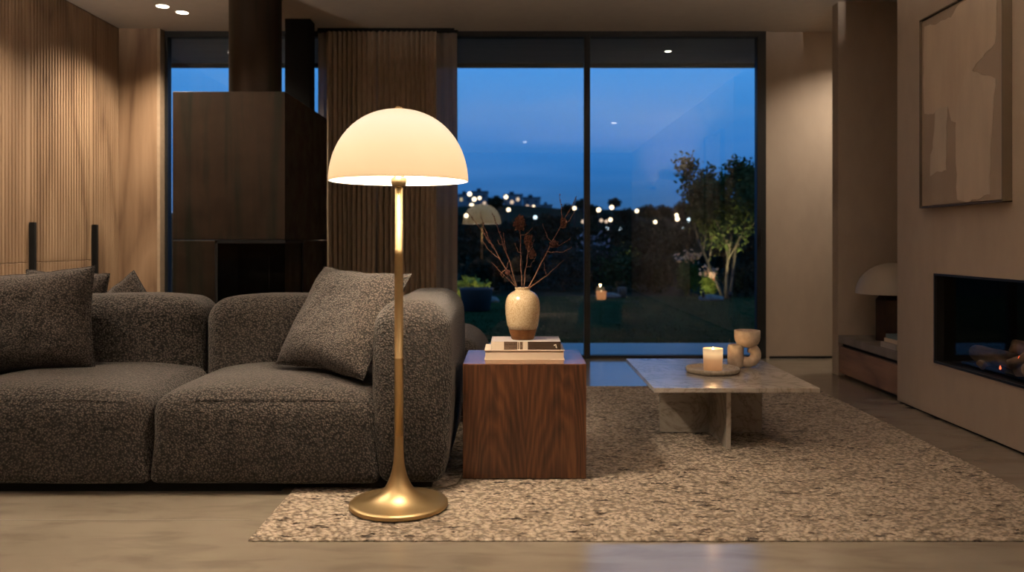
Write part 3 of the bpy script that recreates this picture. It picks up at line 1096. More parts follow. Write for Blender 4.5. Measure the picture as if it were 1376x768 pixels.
# arms
for (x0, x1) in ((-0.553, -0.262), (-2.64, -2.35)):
    y0, y1, z0, z1 = 3.215, 4.22, BZ, 0.745
    hx, hy, hz = (x1 - x0) / 2, (y1 - y0) / 2, (z1 - z0) / 2
    c_ = ((x0 + x1) / 2, (y0 + y1) / 2, (z0 + z1) / 2)
    b = B()
    def dfa(Q, hx=hx, hy=hy, hz=hz):
        t = Q.z / hz
        # belly: widest just above the middle, tucked in at the bottom
        Q.x *= 1 + 0.10 * (1 - ((t - 0.15)) ** 2) - (0.10 if t < 0 else 0.0) * t * t
        Q.z += 0.018 * max(0, t) * (1 - (Q.x / hx / 1.2) ** 2)
        if Q.y < 0:
            Q.y -= 0.022 * max(0, 1 - t * t)
        Q.z += 0.004 * noise.noise(Q * 4)
        return Q
    soft_box(b, c_, (hx, hy, hz), 0.092, dfa, nr=8, rb=0.05)
    obj('arm', b, M['fabric'], sf)
b = B()
bx(b, -2.58, -0.93, 3.27, 4.15, 0.0, 0.05)
bx(b, -0.93, -0.33, 3.27, 4.15, 0.016, 0.05)
obj('plinth', b, M['matt_black'], sf)

# lower piece behind, its rounded end shows past the arm
ot = thing('daybed', 'low rounded grey daybed behind the sofa, end showing by side table', 'daybed', (-1.5, 4.8, 0))
b = B()
def dfo(Q):
    if Q.z > 0:
        Q.z += 0.03 * (1 - (abs(Q.x) / 1.1) ** 4)
    return Q
soft_box(b, (-1.255, 4.80, 0.255), (1.105, 0.47, 0.215), 0.16, dfo)
obj('seat_cushion', b, M['fabric'], ot)
b = B()
bx(b, -2.28, -0.93, 4.40, 5.2, 0.0, 0.05)
bx(b, -0.93, -0.30, 4.40, 5.2, 0.016, 0.05)
obj('plinth', b, M['matt_black'], ot)

def pillow(label, w_, h_, t_, seed, group='scatter cushions on the sofa and daybed'):
    n_ = 44
    b = B()
    grids = []
    for s in (1, -1):
        g = []
        for j in range(n_ + 1):
            r_ = []
            for i in range(n_ + 1):
                u, v_ = 2 * i / n_ - 1, 2 * j / n_ - 1
                pinch = 0.07
                x = u * w_ / 2 * (1 - pinch * (1 - abs(v_) ** 1.5) * abs(u))
                y = v_ * h_ / 2 * (1 - pinch * (1 - abs(u) ** 1.5) * abs(v_))
                z = s * t_ / 2 * ((1 - u ** 4) * (1 - v_ ** 4)) ** 0.62
                edge_ = (1 - u ** 4) * (1 - v_ ** 4)
                z += edge_ * 0.012 * noise.noise(Vector((u * 2.2 + seed, v_ * 2.2, s)))
                z += edge_ * 0.008 * abs(noise.noise(Vector((u * 5 + seed, v_ * 3, s * 2))))
                y += 0.006 * noise.noise(Vector((u * 3 + seed, v_ * 3, 9)))
                r_.append(b.verts.new((x, y, z)))
            g.append(r_)
        grids.append(g)
    for gi, g in enumerate(grids):
        for j in range(n_):
            for i in range(n_):
                q = (g[j][i], g[j][i + 1], g[j + 1][i + 1], g[j + 1][i])
                f = b.faces.new(q if gi == 0 else q[::-1])
                f.smooth = True
    bmesh.ops.remove_doubles(b, verts=b.verts, dist=0.0004)
    o = obj('cushion', b, M['cushion'])
    tag(o, label, 'cushion', group)
    # corded seam as a part
    sb = B()
    pts = []
    for (u0, v0, u1, v1) in ((-1, -1, 1, -1), (1, -1, 1, 1), (1, 1, -1, 1), (-1, 1, -1, -1)):
        for k in range(20):
            t = k / 20
            u, v_ = u0 + (u1 - u0) * t, v0 + (v1 - v0) * t
            x = u * w_ / 2 * (1 - 0.07 * (1 - abs(v_) ** 1.5) * abs(u))
            y = v_ * h_ / 2 * (1 - 0.07 * (1 - abs(u) ** 1.5) * abs(v_))
            y += 0.006 * noise.noise(Vector((u * 3 + seed, v_ * 3, 9)))
            pts.append((x, y, 0))
    tube(sb, pts, 0.003, 6, closed=True)
    sm = obj('seam', sb, M['cushion'], o)
    sm.matrix_parent_inverse = Matrix.Identity(4)
    return o
def orient(p, c_, u, v_):
    u = Vector(u).normalized()
    v_ = Vector(v_)
    v_ = (v_ - u * v_.dot(u)).normalized()
    w_ = u.cross(v_)
    p.matrix_world = Matrix.Translation(c_) @ Matrix((u, v_, w_)).transposed().to_4x4()
p = pillow('square scatter cushion leaning between the sofa arm and backrest', 0.55, 0.50, 0.17, 1.0)
orient(p, (-0.752, 3.58, 0.655), (0.463, -0.33, -0.02), (0.14, 0.22, 0.41))
p = pillow('large scatter cushion at the far left end of the sofa', 0.60, 0.465, 0.19, 5.0)
orient(p, (-2.205, 3.72, 0.632), (1, 0.0, 0.08), (-0.11, 0.14, 0.9))
p = pillow('cushion behind the sofa back, its peak nearest the stove', 0.33, 0.33, 0.13, 8.0)
orient(p, (-2.105, 4.44, 0.608), (0.81, 0.0, 0.58), (-0.55, 0.05, 0.84))
p = pillow('cushion behind the sofa back, mostly hidden by the large cushion', 0.46, 0.36, 0.13, 11.0)
orient(p, (-2.52, 4.60, 0.645), (1, 0.05, -0.05), (0.05, 0.05, 1))

# ================================================================== FLOOR LAMP
LX, LY, LZ = -0.430, 3.05, RZ
fl_ = thing('floor_lamp', 'lit brass floor lamp with white dome shade standing on the rug', 'floor lamp', (LX, LY, LZ))
prof = [(0, 0.0), (0.181, 0.0), (0.183, 0.003), (0.183, 0.013), (0.180, 0.0165), (0.160, 0.0180), (0.135, 0.0215), (0.112, 0.0270), (0.092, 0.0350), (0.076, 0.0450), (0.062, 0.0570), (0.050, 0.0720), (0.040, 0.0900), (0.032, 0.1100), (0.0255, 0.1330), (0.0208, 0.1600), (0.0182, 0.190), (0.0172, 0.225), (0.0166, 0.26)]
obj('base', lathe(B(), [(r_, z_ + LZ) for r_, z_ in prof], 96, LX, LY), M['brass'], fl_)
pr = [(0, 0.20), (0.0166, 0.20), (0.0165, 0.545), (0.0172, 0.546), (0.0172, 0.551), (0.0163, 0.552), (0.0158, 0.93), (0.0161, 0.931), (0.0161, 0.952), (0.0150, 0.953), (0.0135, 1.195), (0, 1.195)]
obj('pole', lathe(B(), [(r_, z_ + LZ) for r_, z_ in pr], 40, LX, LY), M['brass'], fl_)
pr = [(0, 1.185), (0.020, 1.185), (0.027, 1.193), (0.029, 1.203), (0.029, 1.218), (0.02, 1.222), (0.02, 1.27), (0, 1.27)]
obj('socket', lathe(B(), [(r_, z_ + LZ) for r_, z_ in pr], 40, LX, LY), mat('shade_fitter', (0.28, 0.20, 0.11), 0.4, metal=1.0), fl_)
# dome shade: opal glass, thick shell
R_, zb, H_ = 0.258, 1.206, 0.268
outer = []
for k in range(41):
    a = k / 40 * PI / 2
    ca, sa = math.cos(a), math.sin(a)
    outer.append((R_ * (ca ** 0.92 if ca > 1e-6 else 0) if k < 40 else 0.0, zb + H_ * sa ** 1.0))
inner = []
for (r_, z_) in reversed(outer):
    f = (z_ - zb) / H_
    inner.append((max(0.0, r_ - 0.005), z_ - 0.005 * f) if r_ > 0.02 else (r_ * 0.98, z_ - 0.005))
m = bpy.data.materials.new('opal_glass_outer')
m.use_nodes = True
bs = bsdf(m)
bs.inputs['Base Color'].default_value = (0.45, 0.40, 0.36, 1)
bs.inputs['Roughness'].default_value = 0.5
gc = N(m, 'ShaderNodeTexCoord')
sep = N(m, 'ShaderNodeSeparateXYZ')
L(m, gc.outputs['Generated'], sep.inputs[0])
col = rampn(m, sep.outputs['Z'], [(0.0, (0.93, 0.59, 0.28)), (0.4, (0.97, 0.70, 0.38)), (0.8, (1.0, 0.83, 0.57)), (1.0, (0.97, 0.76, 0.49))])
L(m, col, bs.inputs['Emission Color'])
bs.inputs['Emission Strength'].default_value = SHADE_E
opal_in = mat('opal_glass_inner', (0.85, 0.80, 0.72), 0.4, emit=(1.0, 0.9, 0.72), es=0.8)
b = B()
lathe(b, outer, 96, LX, LY, 0)
lathe(b, inner + [(R_ - 0.005, zb), (R_, zb)], 96, LX, LY, 1)
bmesh.ops.remove_doubles(b, verts=b.verts, dist=0.0001)
for v_ in b.verts:
    v_.co.z += LZ
obj('lamp_shade', b, [m, opal_in], fl_)
pr = [(0, 1.474), (0.010, 1.474), (0.016, 1.477), (0.016, 1.481), (0.008, 1.485), (0, 1.486)]
obj('finial', lathe(B(), [(r_, z_ + LZ) for r_, z_ in pr], 24, LX, LY), M['brass'], fl_)
pr = [(0, 1.27), (0.013, 1.27), (0.018, 1.29), (0.028, 1.32), (0.03, 1.345), (0.022, 1.37), (0, 1.382)]
obj('bulb', lathe(B(), [(r_, z_ + LZ) for r_, z_ in pr], 24, LX, LY), emitter('bulb_glow', (1.0, 0.82, 0.55), 12), fl_)
ld = bpy.data.lights.new('lamp_light', 'POINT')
ld.energy = LAMP_W * 0.55
ld.color = (1.0, 0.80, 0.58)
ld.shadow_soft_size = 0.05
lo = bpy.data.objects.new('lamp_light', ld)
C.objects.link(lo)
lo.location = (LX + 0.0, LY - 0.06, LZ + 1.38)
lo.parent = fl_
lo.matrix_parent_inverse = Matrix.Translation(fl_.location).inverted()
ld = bpy.data.lights.new('lamp_light', 'POINT')
ld.energy = LAMP_W * 1.15
ld.color = (1.0, 0.80, 0.58)
ld.shadow_soft_size = 0.05
lo = bpy.data.objects.new('lamp_light', ld)
C.objects.link(lo)
lo.location = (LX + 0.0, LY + 0.06, LZ + 1.38)
lo.parent = fl_
lo.matrix_parent_inverse = Matrix.Translation(fl_.location).inverted()
pts = [(LX + 0.06, LY + 0.165, LZ + 0.008), (LX + 0.10, LY + 0.20, LZ + 0.006), (LX + 0.16, LY + 0.205, LZ + 0.006), (LX + 0.20, LY + 0.25, LZ + 0.006), (LX + 0.215, LY + 0.38, LZ + 0.006), (LX + 0.22, LY + 0.7, LZ + 0.006)]
b = B()
tube(b, pts, 0.003, 8)
obj('power_cord', b, mat('cord_brown', (0.10, 0.07, 0.04), 0.6), fl_)

# ================================================================== SIDE TABLE, BOOKS, VASE
TZ = 0.488
tb = thing('side_table', 'square walnut cube side table on the rug beside the sofa arm', 'side table', (0.043, 3.61, RZ))
b = B()
tx0, tx1, ty0, ty1 = -0.213, 0.299, 3.395, 3.822
bx(b, tx0, tx0 + 0.02, ty0, ty1, RZ, TZ, 0.0012)
bx(b, tx1 - 0.02, tx1, ty0, ty1, RZ, TZ, 0.0012)
bx(b, tx0 + 0.02, tx1 - 0.02, ty1 - 0.02, ty1 - 0.001, RZ, TZ - 0.02)
obj('side_panel', b, M['walnut'], tb)
b = B()
bx(b, tx0 + 0.0005, tx1 - 0.0005, ty0 - 0.001, ty0 + 0.019, RZ, TZ - 0.003, 0.0008)
wf = mat('walnut_front', (0.08, 0.03, 0.012), 0.36)
v = coords(wf)
sp = N(wf, 'ShaderNodeSeparateXYZ')
nw = N(wf, 'ShaderNodeTexNoise', Scale=3.0, Detail=3)
L(wf, coords(wf, (2.6, 1, 0.5)), nw.inputs['Vector'])
L(wf, v, sp.inputs[0])
def M_(op, a, b_=None):
    q = N(wf, 'ShaderNodeMath', operation=op)
    for k_, w_ in enumerate((a, b_)):
        if w_ is None:
            continue
        if isinstance(w_, (int, float)):
            q.inputs[k_].default_value = w_
        else:
            L(wf, w_, q.inputs[k_])
    return q.outputs[0]
xa = M_('ABSOLUTE', M_('SUBTRACT', sp.outputs['X'], 0.046))
xb = M_('ABSOLUTE', M_('ADD', M_('SUBTRACT', xa, 0.128), M_('MULTIPLY', M_('SUBTRACT', nw.outputs['Fac'], 0.5), 0.05)))
val = M_('ADD', M_('ADD', M_('MULTIPLY', sp.outputs['Z'], 0.32), M_('MULTIPLY', M_('POWER', xb, 1.6), 6.5)), M_('MULTIPLY', nw.outputs['Fac'], 0.30))
ring = M_('PINGPONG', M_('MULTIPLY', val, 36.0), 1.0)
ng = N(wf, 'ShaderNodeTexNoise', Scale=95, Detail=4, Roughness=0.6)
L(wf, coords(wf, (1, 1, 0.035)), ng.inputs['Vector'])
nb = N(wf, 'ShaderNodeTexNoise', Scale=9, Detail=2)
L(wf, coords(wf, (1, 1, 0.12)), nb.inputs['Vector'])
tot = M_('ADD', M_('ADD', M_('MULTIPLY', ring, 0.17), M_('MULTIPLY', ng.outputs['Fac'], 0.70)), M_('MULTIPLY', nb.outputs['Fac'], 0.34))
L(wf, rampn(wf, tot, [(0.38, (0.016, 0.0055, 0.0022)), (0.58, (0.058, 0.021, 0.0085)), (0.82, (0.125, 0.052, 0.022))]), bsdf(wf).inputs['Base Color'])
obj('front_panel', b, wf, tb)
m2 = wood('walnut_top', (0.05, 0.02, 0.012), (0.13, 0.055, 0.028), (0.20, 0.09, 0.05), grain=34, axis='Y', rough=0.22)
obj('tabletop', bx(B(), tx0 - 0.0005, tx1 + 0.0005, ty0 - 0.0015, ty1, TZ - 0.002, TZ + 0.001, 0.0006), m2, tb)
TZ += 0.001

g_ = 'books under the vase on the side table'
bk1 = book('book', 'thick cream hardback lying on the walnut side table, pages facing front', -0.128, 0.216, 3.505, 3.715, TZ, TZ + 0.042, M['cover'], '+y', group=g_, t=0.0032)
z2 = TZ + 0.042
bk2 = book('book', 'brown and cream book under the vase, spine facing front', -0.100, 0.200, 3.515, 3.70, z2, z2 + 0.036, M['cover_grey'], '-y', group=g_)
# printed spine of the upper book
b = B()
yy = -0.0925 - 0.0006
def patch(x0, x1, z0, z1, mi):
    bx(b, x0, x1, yy, yy + 0.0008, z0, z1, mi=mi)
patch(-0.1495, -0.094, 0.0008, 0.0352, 0)
patch(-0.094, -0.036, 0.0008, 0.0352, 1)
patch(-0.036, 0.008, 0.0008, 0.0352, 0)
patch(0.008, 0.1495, 0.0008, 0.0352, 2)
yy -= 0.0004
patch(-0.034, -0.030, 0.002, 0.034, 1)
patch(-0.026, -0.014, 0.002, 0.034, 1)
r_ = random.Random(3)
x = -0.090
while x < -0.040:        # two worn lines of type, too small to read
    w_ = r_.uniform(0.002, 0.005)
    patch(x, x + w_ * 0.6, 0.021, 0.021 + r_.uniform(0.005, 0.009), 2)
    x += w_ + 0.0015
x = -0.072
while x < -0.040:
    w_ = r_.uniform(0.002, 0.004)
    patch(x, x + w_ * 0.6, 0.007, 0.007 + r_.uniform(0.003, 0.006), 2)
    x += w_ + 0.0015
patch(-0.092, -0.038, 0.0165, 0.0172, 2)
for k in range(4):
    patch(-0.0245 + k * 0.0022, -0.0235 + k * 0.0022, 0.006 + (k % 2) * 0.006, 0.030 - (k % 3) * 0.004, 3)
for (a, c_, d, e) in ((0.120, 0.126, 0.018, 0.022), (0.124, 0.130, 0.021, 0.024), (0.128, 0.131, 0.010, 0.022), (0.131, 0.133, 0.007, 0.014)):
    patch(a, c_, d, e, 3)
o = obj('spine_print', b, [M['cover'], M['ink2'], M['ink'], mat('white_print', (0.7, 0.62, 0.5), 0.6)], bk2)
o.matrix_parent_inverse = Matrix.Identity(4)
z3 = z2 + 0.036

VX, VY = 0.037, 3.60
vs = thing('vase', 'speckled tan stoneware vase with brown foot standing on two books', 'vase', (VX, VY, z3))
vp = [(0.046, 0.0), (0.049, 0.003), (0.0545, 0.020), (0.0595, 0.036), (0.0625, 0.046)]
obj('foot', lathe(B(), [(0, 0.0)] + vp, 64, 0, 0), M['brown_glaze'], vs).location = (0, 0, 0)
vs.children[0].matrix_parent_inverse = Matrix.Identity(4)
bp = [(0.0625, 0.046), (0.0640, 0.0465), (0.0690, 0.065), (0.0735, 0.090), (0.0762, 0.115), (0.0770, 0.140), (0.0755, 0.160), (0.0715, 0.178), (0.0640, 0.193), (0.0530, 0.204),
      (0.0420, 0.2105), (0.0345, 0.2135), (0.0325, 0.2165), (0.0325, 0.2215), (0.0350, 0.2245), (0.0350, 0.2265), (0.0330, 0.2280), (0.0300, 0.2275), (0.0290, 0.2245), (0.0290, 0.214), (0.040, 0.200), (0.060, 0.17), (0.06, 0.06), (0, 0.06)]
o = obj('body', lathe(B(), bp, 72, 0, 0), M['glaze'], vs)
o.matrix_parent_inverse = Matrix.Identity(4)

# dry branches standing in the vase
def px(x, y, dep):
    return Vector(((x - CX) * dep / F, dep, 1 - (y - CY) * dep / F))
neck = Vector((VX, VY, z3 + 0.224))
def branch(label, tip_px, dep, side_twigs, bend=0.05, r0=0.0032, seed=0, buds=26, fluff=None):
    t = thing('dry_branch', label, 'branch', (VX, VY, z3 + 0.062), 'dry branches in the speckled vase')
    tip = px(*tip_px, dep)
    off = Vector(((tip.x - VX) * 0.05, (tip.y - VY) * 0.05, 0))
    base_ = Vector((VX - (tip.x - VX) * 0.08, VY - (tip.y - VY) * 0.08, z3 + 0.065))
    mid0 = neck + Vector((max(-0.024, min(0.024, (tip.x - VX) * 0.2)), max(-0.02, min(0.02, (tip.y - VY) * 0.2)), 0))
    b = B()
    pts = [base_, mid0]
    n_ = 14
    for k in range(1, n_ + 1):
        s = k / n_
        p = mid0.lerp(tip, s)
        p += Vector((0, 0, 1)) * bend * math.sin(PI * s) * 0.6
        p += Vector((noise.noise(Vector((s * 5, seed, 0))), noise.noise(Vector((s * 5, seed, 4))), 0)) * 0.010 * math.sin(PI * s)
        pts.append(p)
    rad = [r0 * (1 - 0.72 * k / (len(pts) - 1)) for k in range(len(pts))]
    tube(b, pts, rad, 7)
    obj('stem', b, M['twig'], t)
    tw = []
    for (s, ex, ey, ed) in side_twigs:
        i = s * (len(pts) - 2) + 1
        a = pts[int(i)].lerp(pts[min(int(i) + 1, len(pts) - 1)], i - int(i))
        e = px(ex, ey, ed)
        q = []
        for k in range(9):
            u = k / 8
            p = a.lerp(e, u) + Vector((0, 0, -0.012 * math.sin(PI * u)))
            p += Vector((noise.noise(Vector((u * 4, ex, 0))), 0, noise.noise(Vector((u * 4, ey, 4))))) * 0.008 * math.sin(PI * u)
            q.append(p)
        b = B()
        tube(b, q, [r0 * 0.55 * (1 - 0.6 * k / 8) for k in range(9)], 6)
        obj('twig', b, M['twig'], t)
        tw.append(q)
    b = B()
    rr = random.Random(seed)
    lines = [pts[5:]] + tw
    for ln in lines:
        tot = sum((ln[k + 1] - ln[k]).length for k in range(len(ln) - 1))
        nb = max(3, int(tot / 0.012))
        for k in range(nb):
            u = (k + rr.random() * 0.7) / nb * (len(ln) - 1)
            i = min(int(u), len(ln) - 2)
            p = ln[i].lerp(ln[i + 1], u - i)
            d = Vector((rr.uniform(-1, 1), rr.uniform(-1, 1), rr.uniform(-0.5, 1))).normalized()
            s = rr.uniform(0.0022, 0.0042)
            mt = Matrix.Translation(p + d * s * 0.8) @ d.to_track_quat('Z', 'Y').to_matrix().to_4x4() @ Matrix.Diagonal((s * 0.7, s * 0.7, s * 1.3, 1))
            bmesh.ops.create_icosphere(b, subdivisions=1, radius=1.0, matrix=mt)
    o = obj('buds', b, M['seed'], t)
    o['kind'] = 'stuff'
    for (fx, fy, rx_, rz_) in (fluff or []):
        b = B()
        c_ = px(fx, fy, dep)
        for k in range(int(2600 * rx_ * 26)):
            d = Vector((rr.gauss(0, 1), rr.gauss(0, 1), rr.gauss(0, 1))).normalized()
            d *= rr.random() ** 0.4 * max(0.25, 0.85 + 0.9 * noise.noise(d * 2.4 + Vector((fx, fy, 0))))
            p = c_ + Vector((d.x * rx_, d.y * rx_, d.z * rz_))
            s = rr.uniform(0.0018, 0.0042)
            mt = Matrix.Translation(p) @ Euler((rr.uniform(0, 6), rr.uniform(0, 6), 0)).to_matrix().to_4x4() @ Matrix.Diagonal((s, s * 0.6, s * 1.2, 1))
            bmesh.ops.create_cube(b, size=1.6, matrix=mt)
        obj('seed_head', b, M['seed'], t)
    return t
branch('dry branch leaning furthest left in the vase, tip before the mirrored lamp', (627, 283), 3.52, [(0.55, 645, 284, 3.50), (0.45, 648, 307, 3.55), (0.34, 646, 320, 3.60)], seed=1, bend=0.03)
branch('dry branch curving left of centre in the vase with dotted buds', (661, 285), 3.66, [(0.55, 668, 322, 3.7), (0.4, 676, 312, 3.62)], seed=2, bend=0.02)
branch('upright dry branch in the vase topped by a rust seed head', (698, 292), 3.60, [(0.75, 716, 305, 3.6), (0.5, 692, 326, 3.55)], seed=3, bend=0.0, fluff=[(698, 300, 0.022, 0.030)])
branch('short upright dry branch in the vase with rust seed heads along it', (711, 318), 3.68, [(0.7, 718, 322, 3.7), (0.4, 720, 345, 3.7)], seed=4, bend=0.0, fluff=[(710, 325, 0.016, 0.034), (715, 341, 0.014, 0.020)])
branch('tallest dry branch leaning right in the vase, forked at its tip', (775, 263), 3.56, [(0.72, 752, 260, 3.52), (0.5, 729, 300, 3.6), (0.45, 767, 319, 3.6), (0.40, 769, 332, 3.56), (0.66, 772, 284, 3.62)], seed=5, bend=0.0, r0=0.0038, fluff=[(745, 328, 0.016, 0.014), (757, 300, 0.012, 0.02)])
branch('low dry branch reaching right in the vase, almost bare', (758, 349), 3.50, [(0.5, 731, 352, 3.5)], seed=6, bend=-0.01, r0=0.0026)
branch('low dry branch reaching left in the vase with clumped buds', (660, 352), 3.56, [(0.6, 684, 350, 3.56), (0.5, 673, 366, 3.5)], seed=7, bend=0.0, r0=0.0026, fluff=[(682, 366, 0.009, 0.010)])

# ================================================================== COFFEE TABLE AND ITS THINGS
CT = 0.323
ct = thing('coffee_table', 'low square beige marble coffee table with crossed slab legs', 'coffee table', (1.02, 4.23, RZ))
obj('tabletop', bx(B(), 0.642, 1.405, 3.76, 4.70, CT - 0.022, CT, 0.002), M['marble'], ct)
obj('leg', bx(B(), 0.75, 1.277, 4.215, 4.237, RZ, CT - 0.0225, 0.0015), M['marble'], ct)
b = B()
bx(b, 1.003, 1.025, 3.87, 4.214, RZ, CT - 0.0225, 0.0015)
bx(b, 1.003, 1.025, 4.238, 4.58, RZ, CT - 0.0225, 0.0015)
obj('leg', b, M['marble'], ct)

tr = obj('tray', lathe(B(), [(0, 0), (0.122, 0), (0.130, 0.004), (0.136, 0.013), (0.1365, 0.024), (0.133, 0.0265), (0.128, 0.025), (0.124, 0.014), (0.118, 0.011), (0, 0.010)], 72), M['tray'])
tr.location = (1.020, 4.215, CT)
tag(tr, 'round shallow clay tray under the lit candle on the coffee table', 'tray')
cz = CT + 0.0105
cd = thing('candle', 'lit candle glowing in a pale glass tumbler on the clay tray', 'candle', (1.022, 4.21, cz))
m = mat('candle_glass', (0.20, 0.10, 0.045), 0.35, emit=(1.0, 0.50, 0.20), es=0.5)
gc = N(m, 'ShaderNodeTexCoord')
sep = N(m, 'ShaderNodeSeparateXYZ')
L(m, gc.outputs['Generated'], sep.inputs[0])
es_ = rampn(m, sep.outputs['Z'], [(0.0, (0.25, 0.25, 0.25)), (0.5, (0.45, 0.45, 0.45)), (0.8, (1, 1, 1)), (1.0, (0.75, 0.75, 0.75))])
L(m, rampn(m, sep.outputs['Z'], [(0.0, (0.42, 0.19, 0.075)), (0.5, (0.72, 0.36, 0.16)), (0.78, (1.5, 0.98, 0.48)), (1.0, (1.1, 0.70, 0.38))]), bsdf(m).inputs['Emission Color'])
bsdf(m).inputs['Emission Strength'].default_value = 0.55
o = obj('tumbler', lathe(B(), [(0, 0), (0.044, 0), (0.047, 0.003), (0.0505, 0.112), (0.0495, 0.1135), (0.0475, 0.112), (0.046, 0.082)], 48), m, cd, True)
o.matrix_parent_inverse = Matrix.Identity(4)
o = obj('wax', lathe(B(), [(0.0455, 0.080), (0.046, 0.084), (0.02, 0.082), (0, 0.081)], 48), emitter('glowing_wax', (1.0, 0.66, 0.32), 1.6), cd, True)
o.matrix_parent_inverse = Matrix.Identity(4)
o = obj('wick', tube(B(), [(0, 0, 0.080), (0.001, 0, 0.090)], 0.0012, 6), M['matt_black'], cd)
o.matrix_parent_inverse = Matrix.Identity(4)
o = obj('flame', lathe(B(), [(0, 0.088), (0.004, 0.092), (0.006, 0.099), (0.004, 0.110), (0, 0.122)], 16), emitter('flame_glow', (1.0, 0.72, 0.35), 14), cd, True)
o.matrix_parent_inverse = Matrix.Identity(4)
ld = bpy.data.lights.new('candle_light', 'POINT')
ld.energy = 1.1
ld.color = (1.0, 0.55, 0.24)
ld.shadow_soft_size = 0.012
lo = bpy.data.objects.new('candle_light', ld)
C.objects.link(lo)
lo.location = (0, 0, 0.135)
lo.parent = cd

sv = thing('sculptural_vase', 'matt clay vase joining a cup and a raised bowl by a curved tube', 'vase', (1.222, 4.37, CT))
def place(o):
    o.matrix_parent_inverse = Matrix.Identity(4)
    return o
place(obj('cup', lathe(B(), [(0, 0), (0.030, 0), (0.038, 0.006), (0.0425, 0.02), (0.043, 0.10), (0.041, 0.118), (0.037, 0.1235), (0.032, 0.122), (0.031, 0.10), (0.031, 0.04), (0, 0.035)], 48, -0.040, 0), M['ceramic'], sv, True))
pts = []
for k in range(20):
    a = -PI / 2 - 0.35 + k / 19 * (PI + 0.15)
    pts.append((0.024 + 0.043 * math.cos(a), 0, 0.068 + 0.040 * math.sin(a)))
pts = [(-0.03, 0, 0.03)] + pts
place(obj('tube', tube(B(), pts, [0.026] + [0.0285] * 20, 24), M['ceramic'], sv, True))
place(obj('bowl', lathe(B(), [(0, 0.108), (0.020, 0.108), (0.040, 0.114), (0.056, 0.126), (0.065, 0.145), (0.068, 0.165), (0.068, 0.196), (0.066, 0.199), (0.062, 0.197), (0.061, 0.165), (0.05, 0.14), (0, 0.128)], 56, 0.022, 0), M['ceramic'], sv, True))

# ================================================================== OUTSIDE: terrace, soffit, lawn, garden, town
struct('terrace', bx(B(), -6, 8, YB + 0.02, 8.03, -0.2, -0.004), noisy('terrace_stone', (0.30, 0.30, 0.31), (0.36, 0.36, 0.37), 3, rough=0.45))
struct('roof_soffit', bx(B(), -6, 8, YB + 0.1, 8.04, 2.74, 2.95), noisy('soffit_board', (0.20, 0.185, 0.17), (0.23, 0.215, 0.20), 6, rough=0.8, stretch=(0.2, 3, 1)))
struct('trim_soffit', bx(B(), -6, 8, 8.04, 8.08, 2.70, 2.97), M['black'])
for x, lab in ((1.415, 'small downlight in the outdoor soffit over the terrace, right of the mullion'), (-2.6, 'small downlight in the outdoor soffit behind the stove flue')):
    downlight(x, 7.53, 2.74, lab, 1.6, None, 1.8, 0.028, es=9)

struct('lawn', bx(B(), -40, 40, 8.03, 15.0, -0.25, -0.02), noisy('lawn_green', (0.012, 0.034, 0.014), (0.030, 0.060, 0.024), 3.5, detail=8, rough=0.9, spec=0.0, stretch=(0.5, 1.6, 1), bmp=0.4, bd=0.03))
b = B()
r_ = random.Random(5)
for k in range(9000):
    x, y = r_.uniform(-4, 5), 8.05 + 6.5 * r_.random() ** 1.6
    h_ = r_.uniform(0.015, 0.04)
    a = r_.uniform(0, PI)
    dx, dy = math.cos(a) * 0.006, math.sin(a) * 0.006
    v0 = b.verts.new((x - dx, y - dy, -0.02))
    v1 = b.verts.new((x + dx, y + dy, -0.02))
    v2 = b.verts.new((x + r_.uniform(-0.012, 0.012), y + r_.uniform(-0.012, 0.012), -0.02 + h_))
    b.faces.new((v0, v1, v2))
gr = obj('grass', b, mat('grass_blade', (0.022, 0.055, 0.02), 0.9, spec=0.0))
tag(gr, 'short lawn grass beyond the terrace', 'grass', kind='stuff')

def terr(x, y):
    s = min(1.0, max(0.0, (y - 45) / 100.0))
    s = s * s * (3 - 2 * s)
    h_ = 0.032 * y * s + 0.9 * s
    h_ += s * 1.6 * noise.noise(Vector((x * 0.02, y * 0.01, 0)))
    if y > 160:
        k = min(1, (y - 160) / 150)
        h_ += k * (4.0 * math.exp(-((x + 8) / 30.0) ** 2) if x < 60 else 0)
    return h_ - 0.02
xs = np.linspace(-260, 260, 90)
ys = np.concatenate([np.linspace(15, 60, 16)[:-1], np.linspace(60, 460, 60)])
V = [(x, y, terr(x, y)) for y in ys for x in xs]
n1 = len(xs)
Fq = [(j * n1 + i, j * n1 + i + 1, (j + 1) * n1 + i + 1, (j + 1) * n1 + i) for j in range(len(ys) - 1) for i in range(n1 - 1)]
hl = from_arrays('hillside', V, Fq, noisy('dusk_hill', (0.010, 0.022, 0.016), (0.022, 0.035, 0.024), 0.1, rough=1.0, spec=0.0), None, True)
hl['kind'] = 'structure'

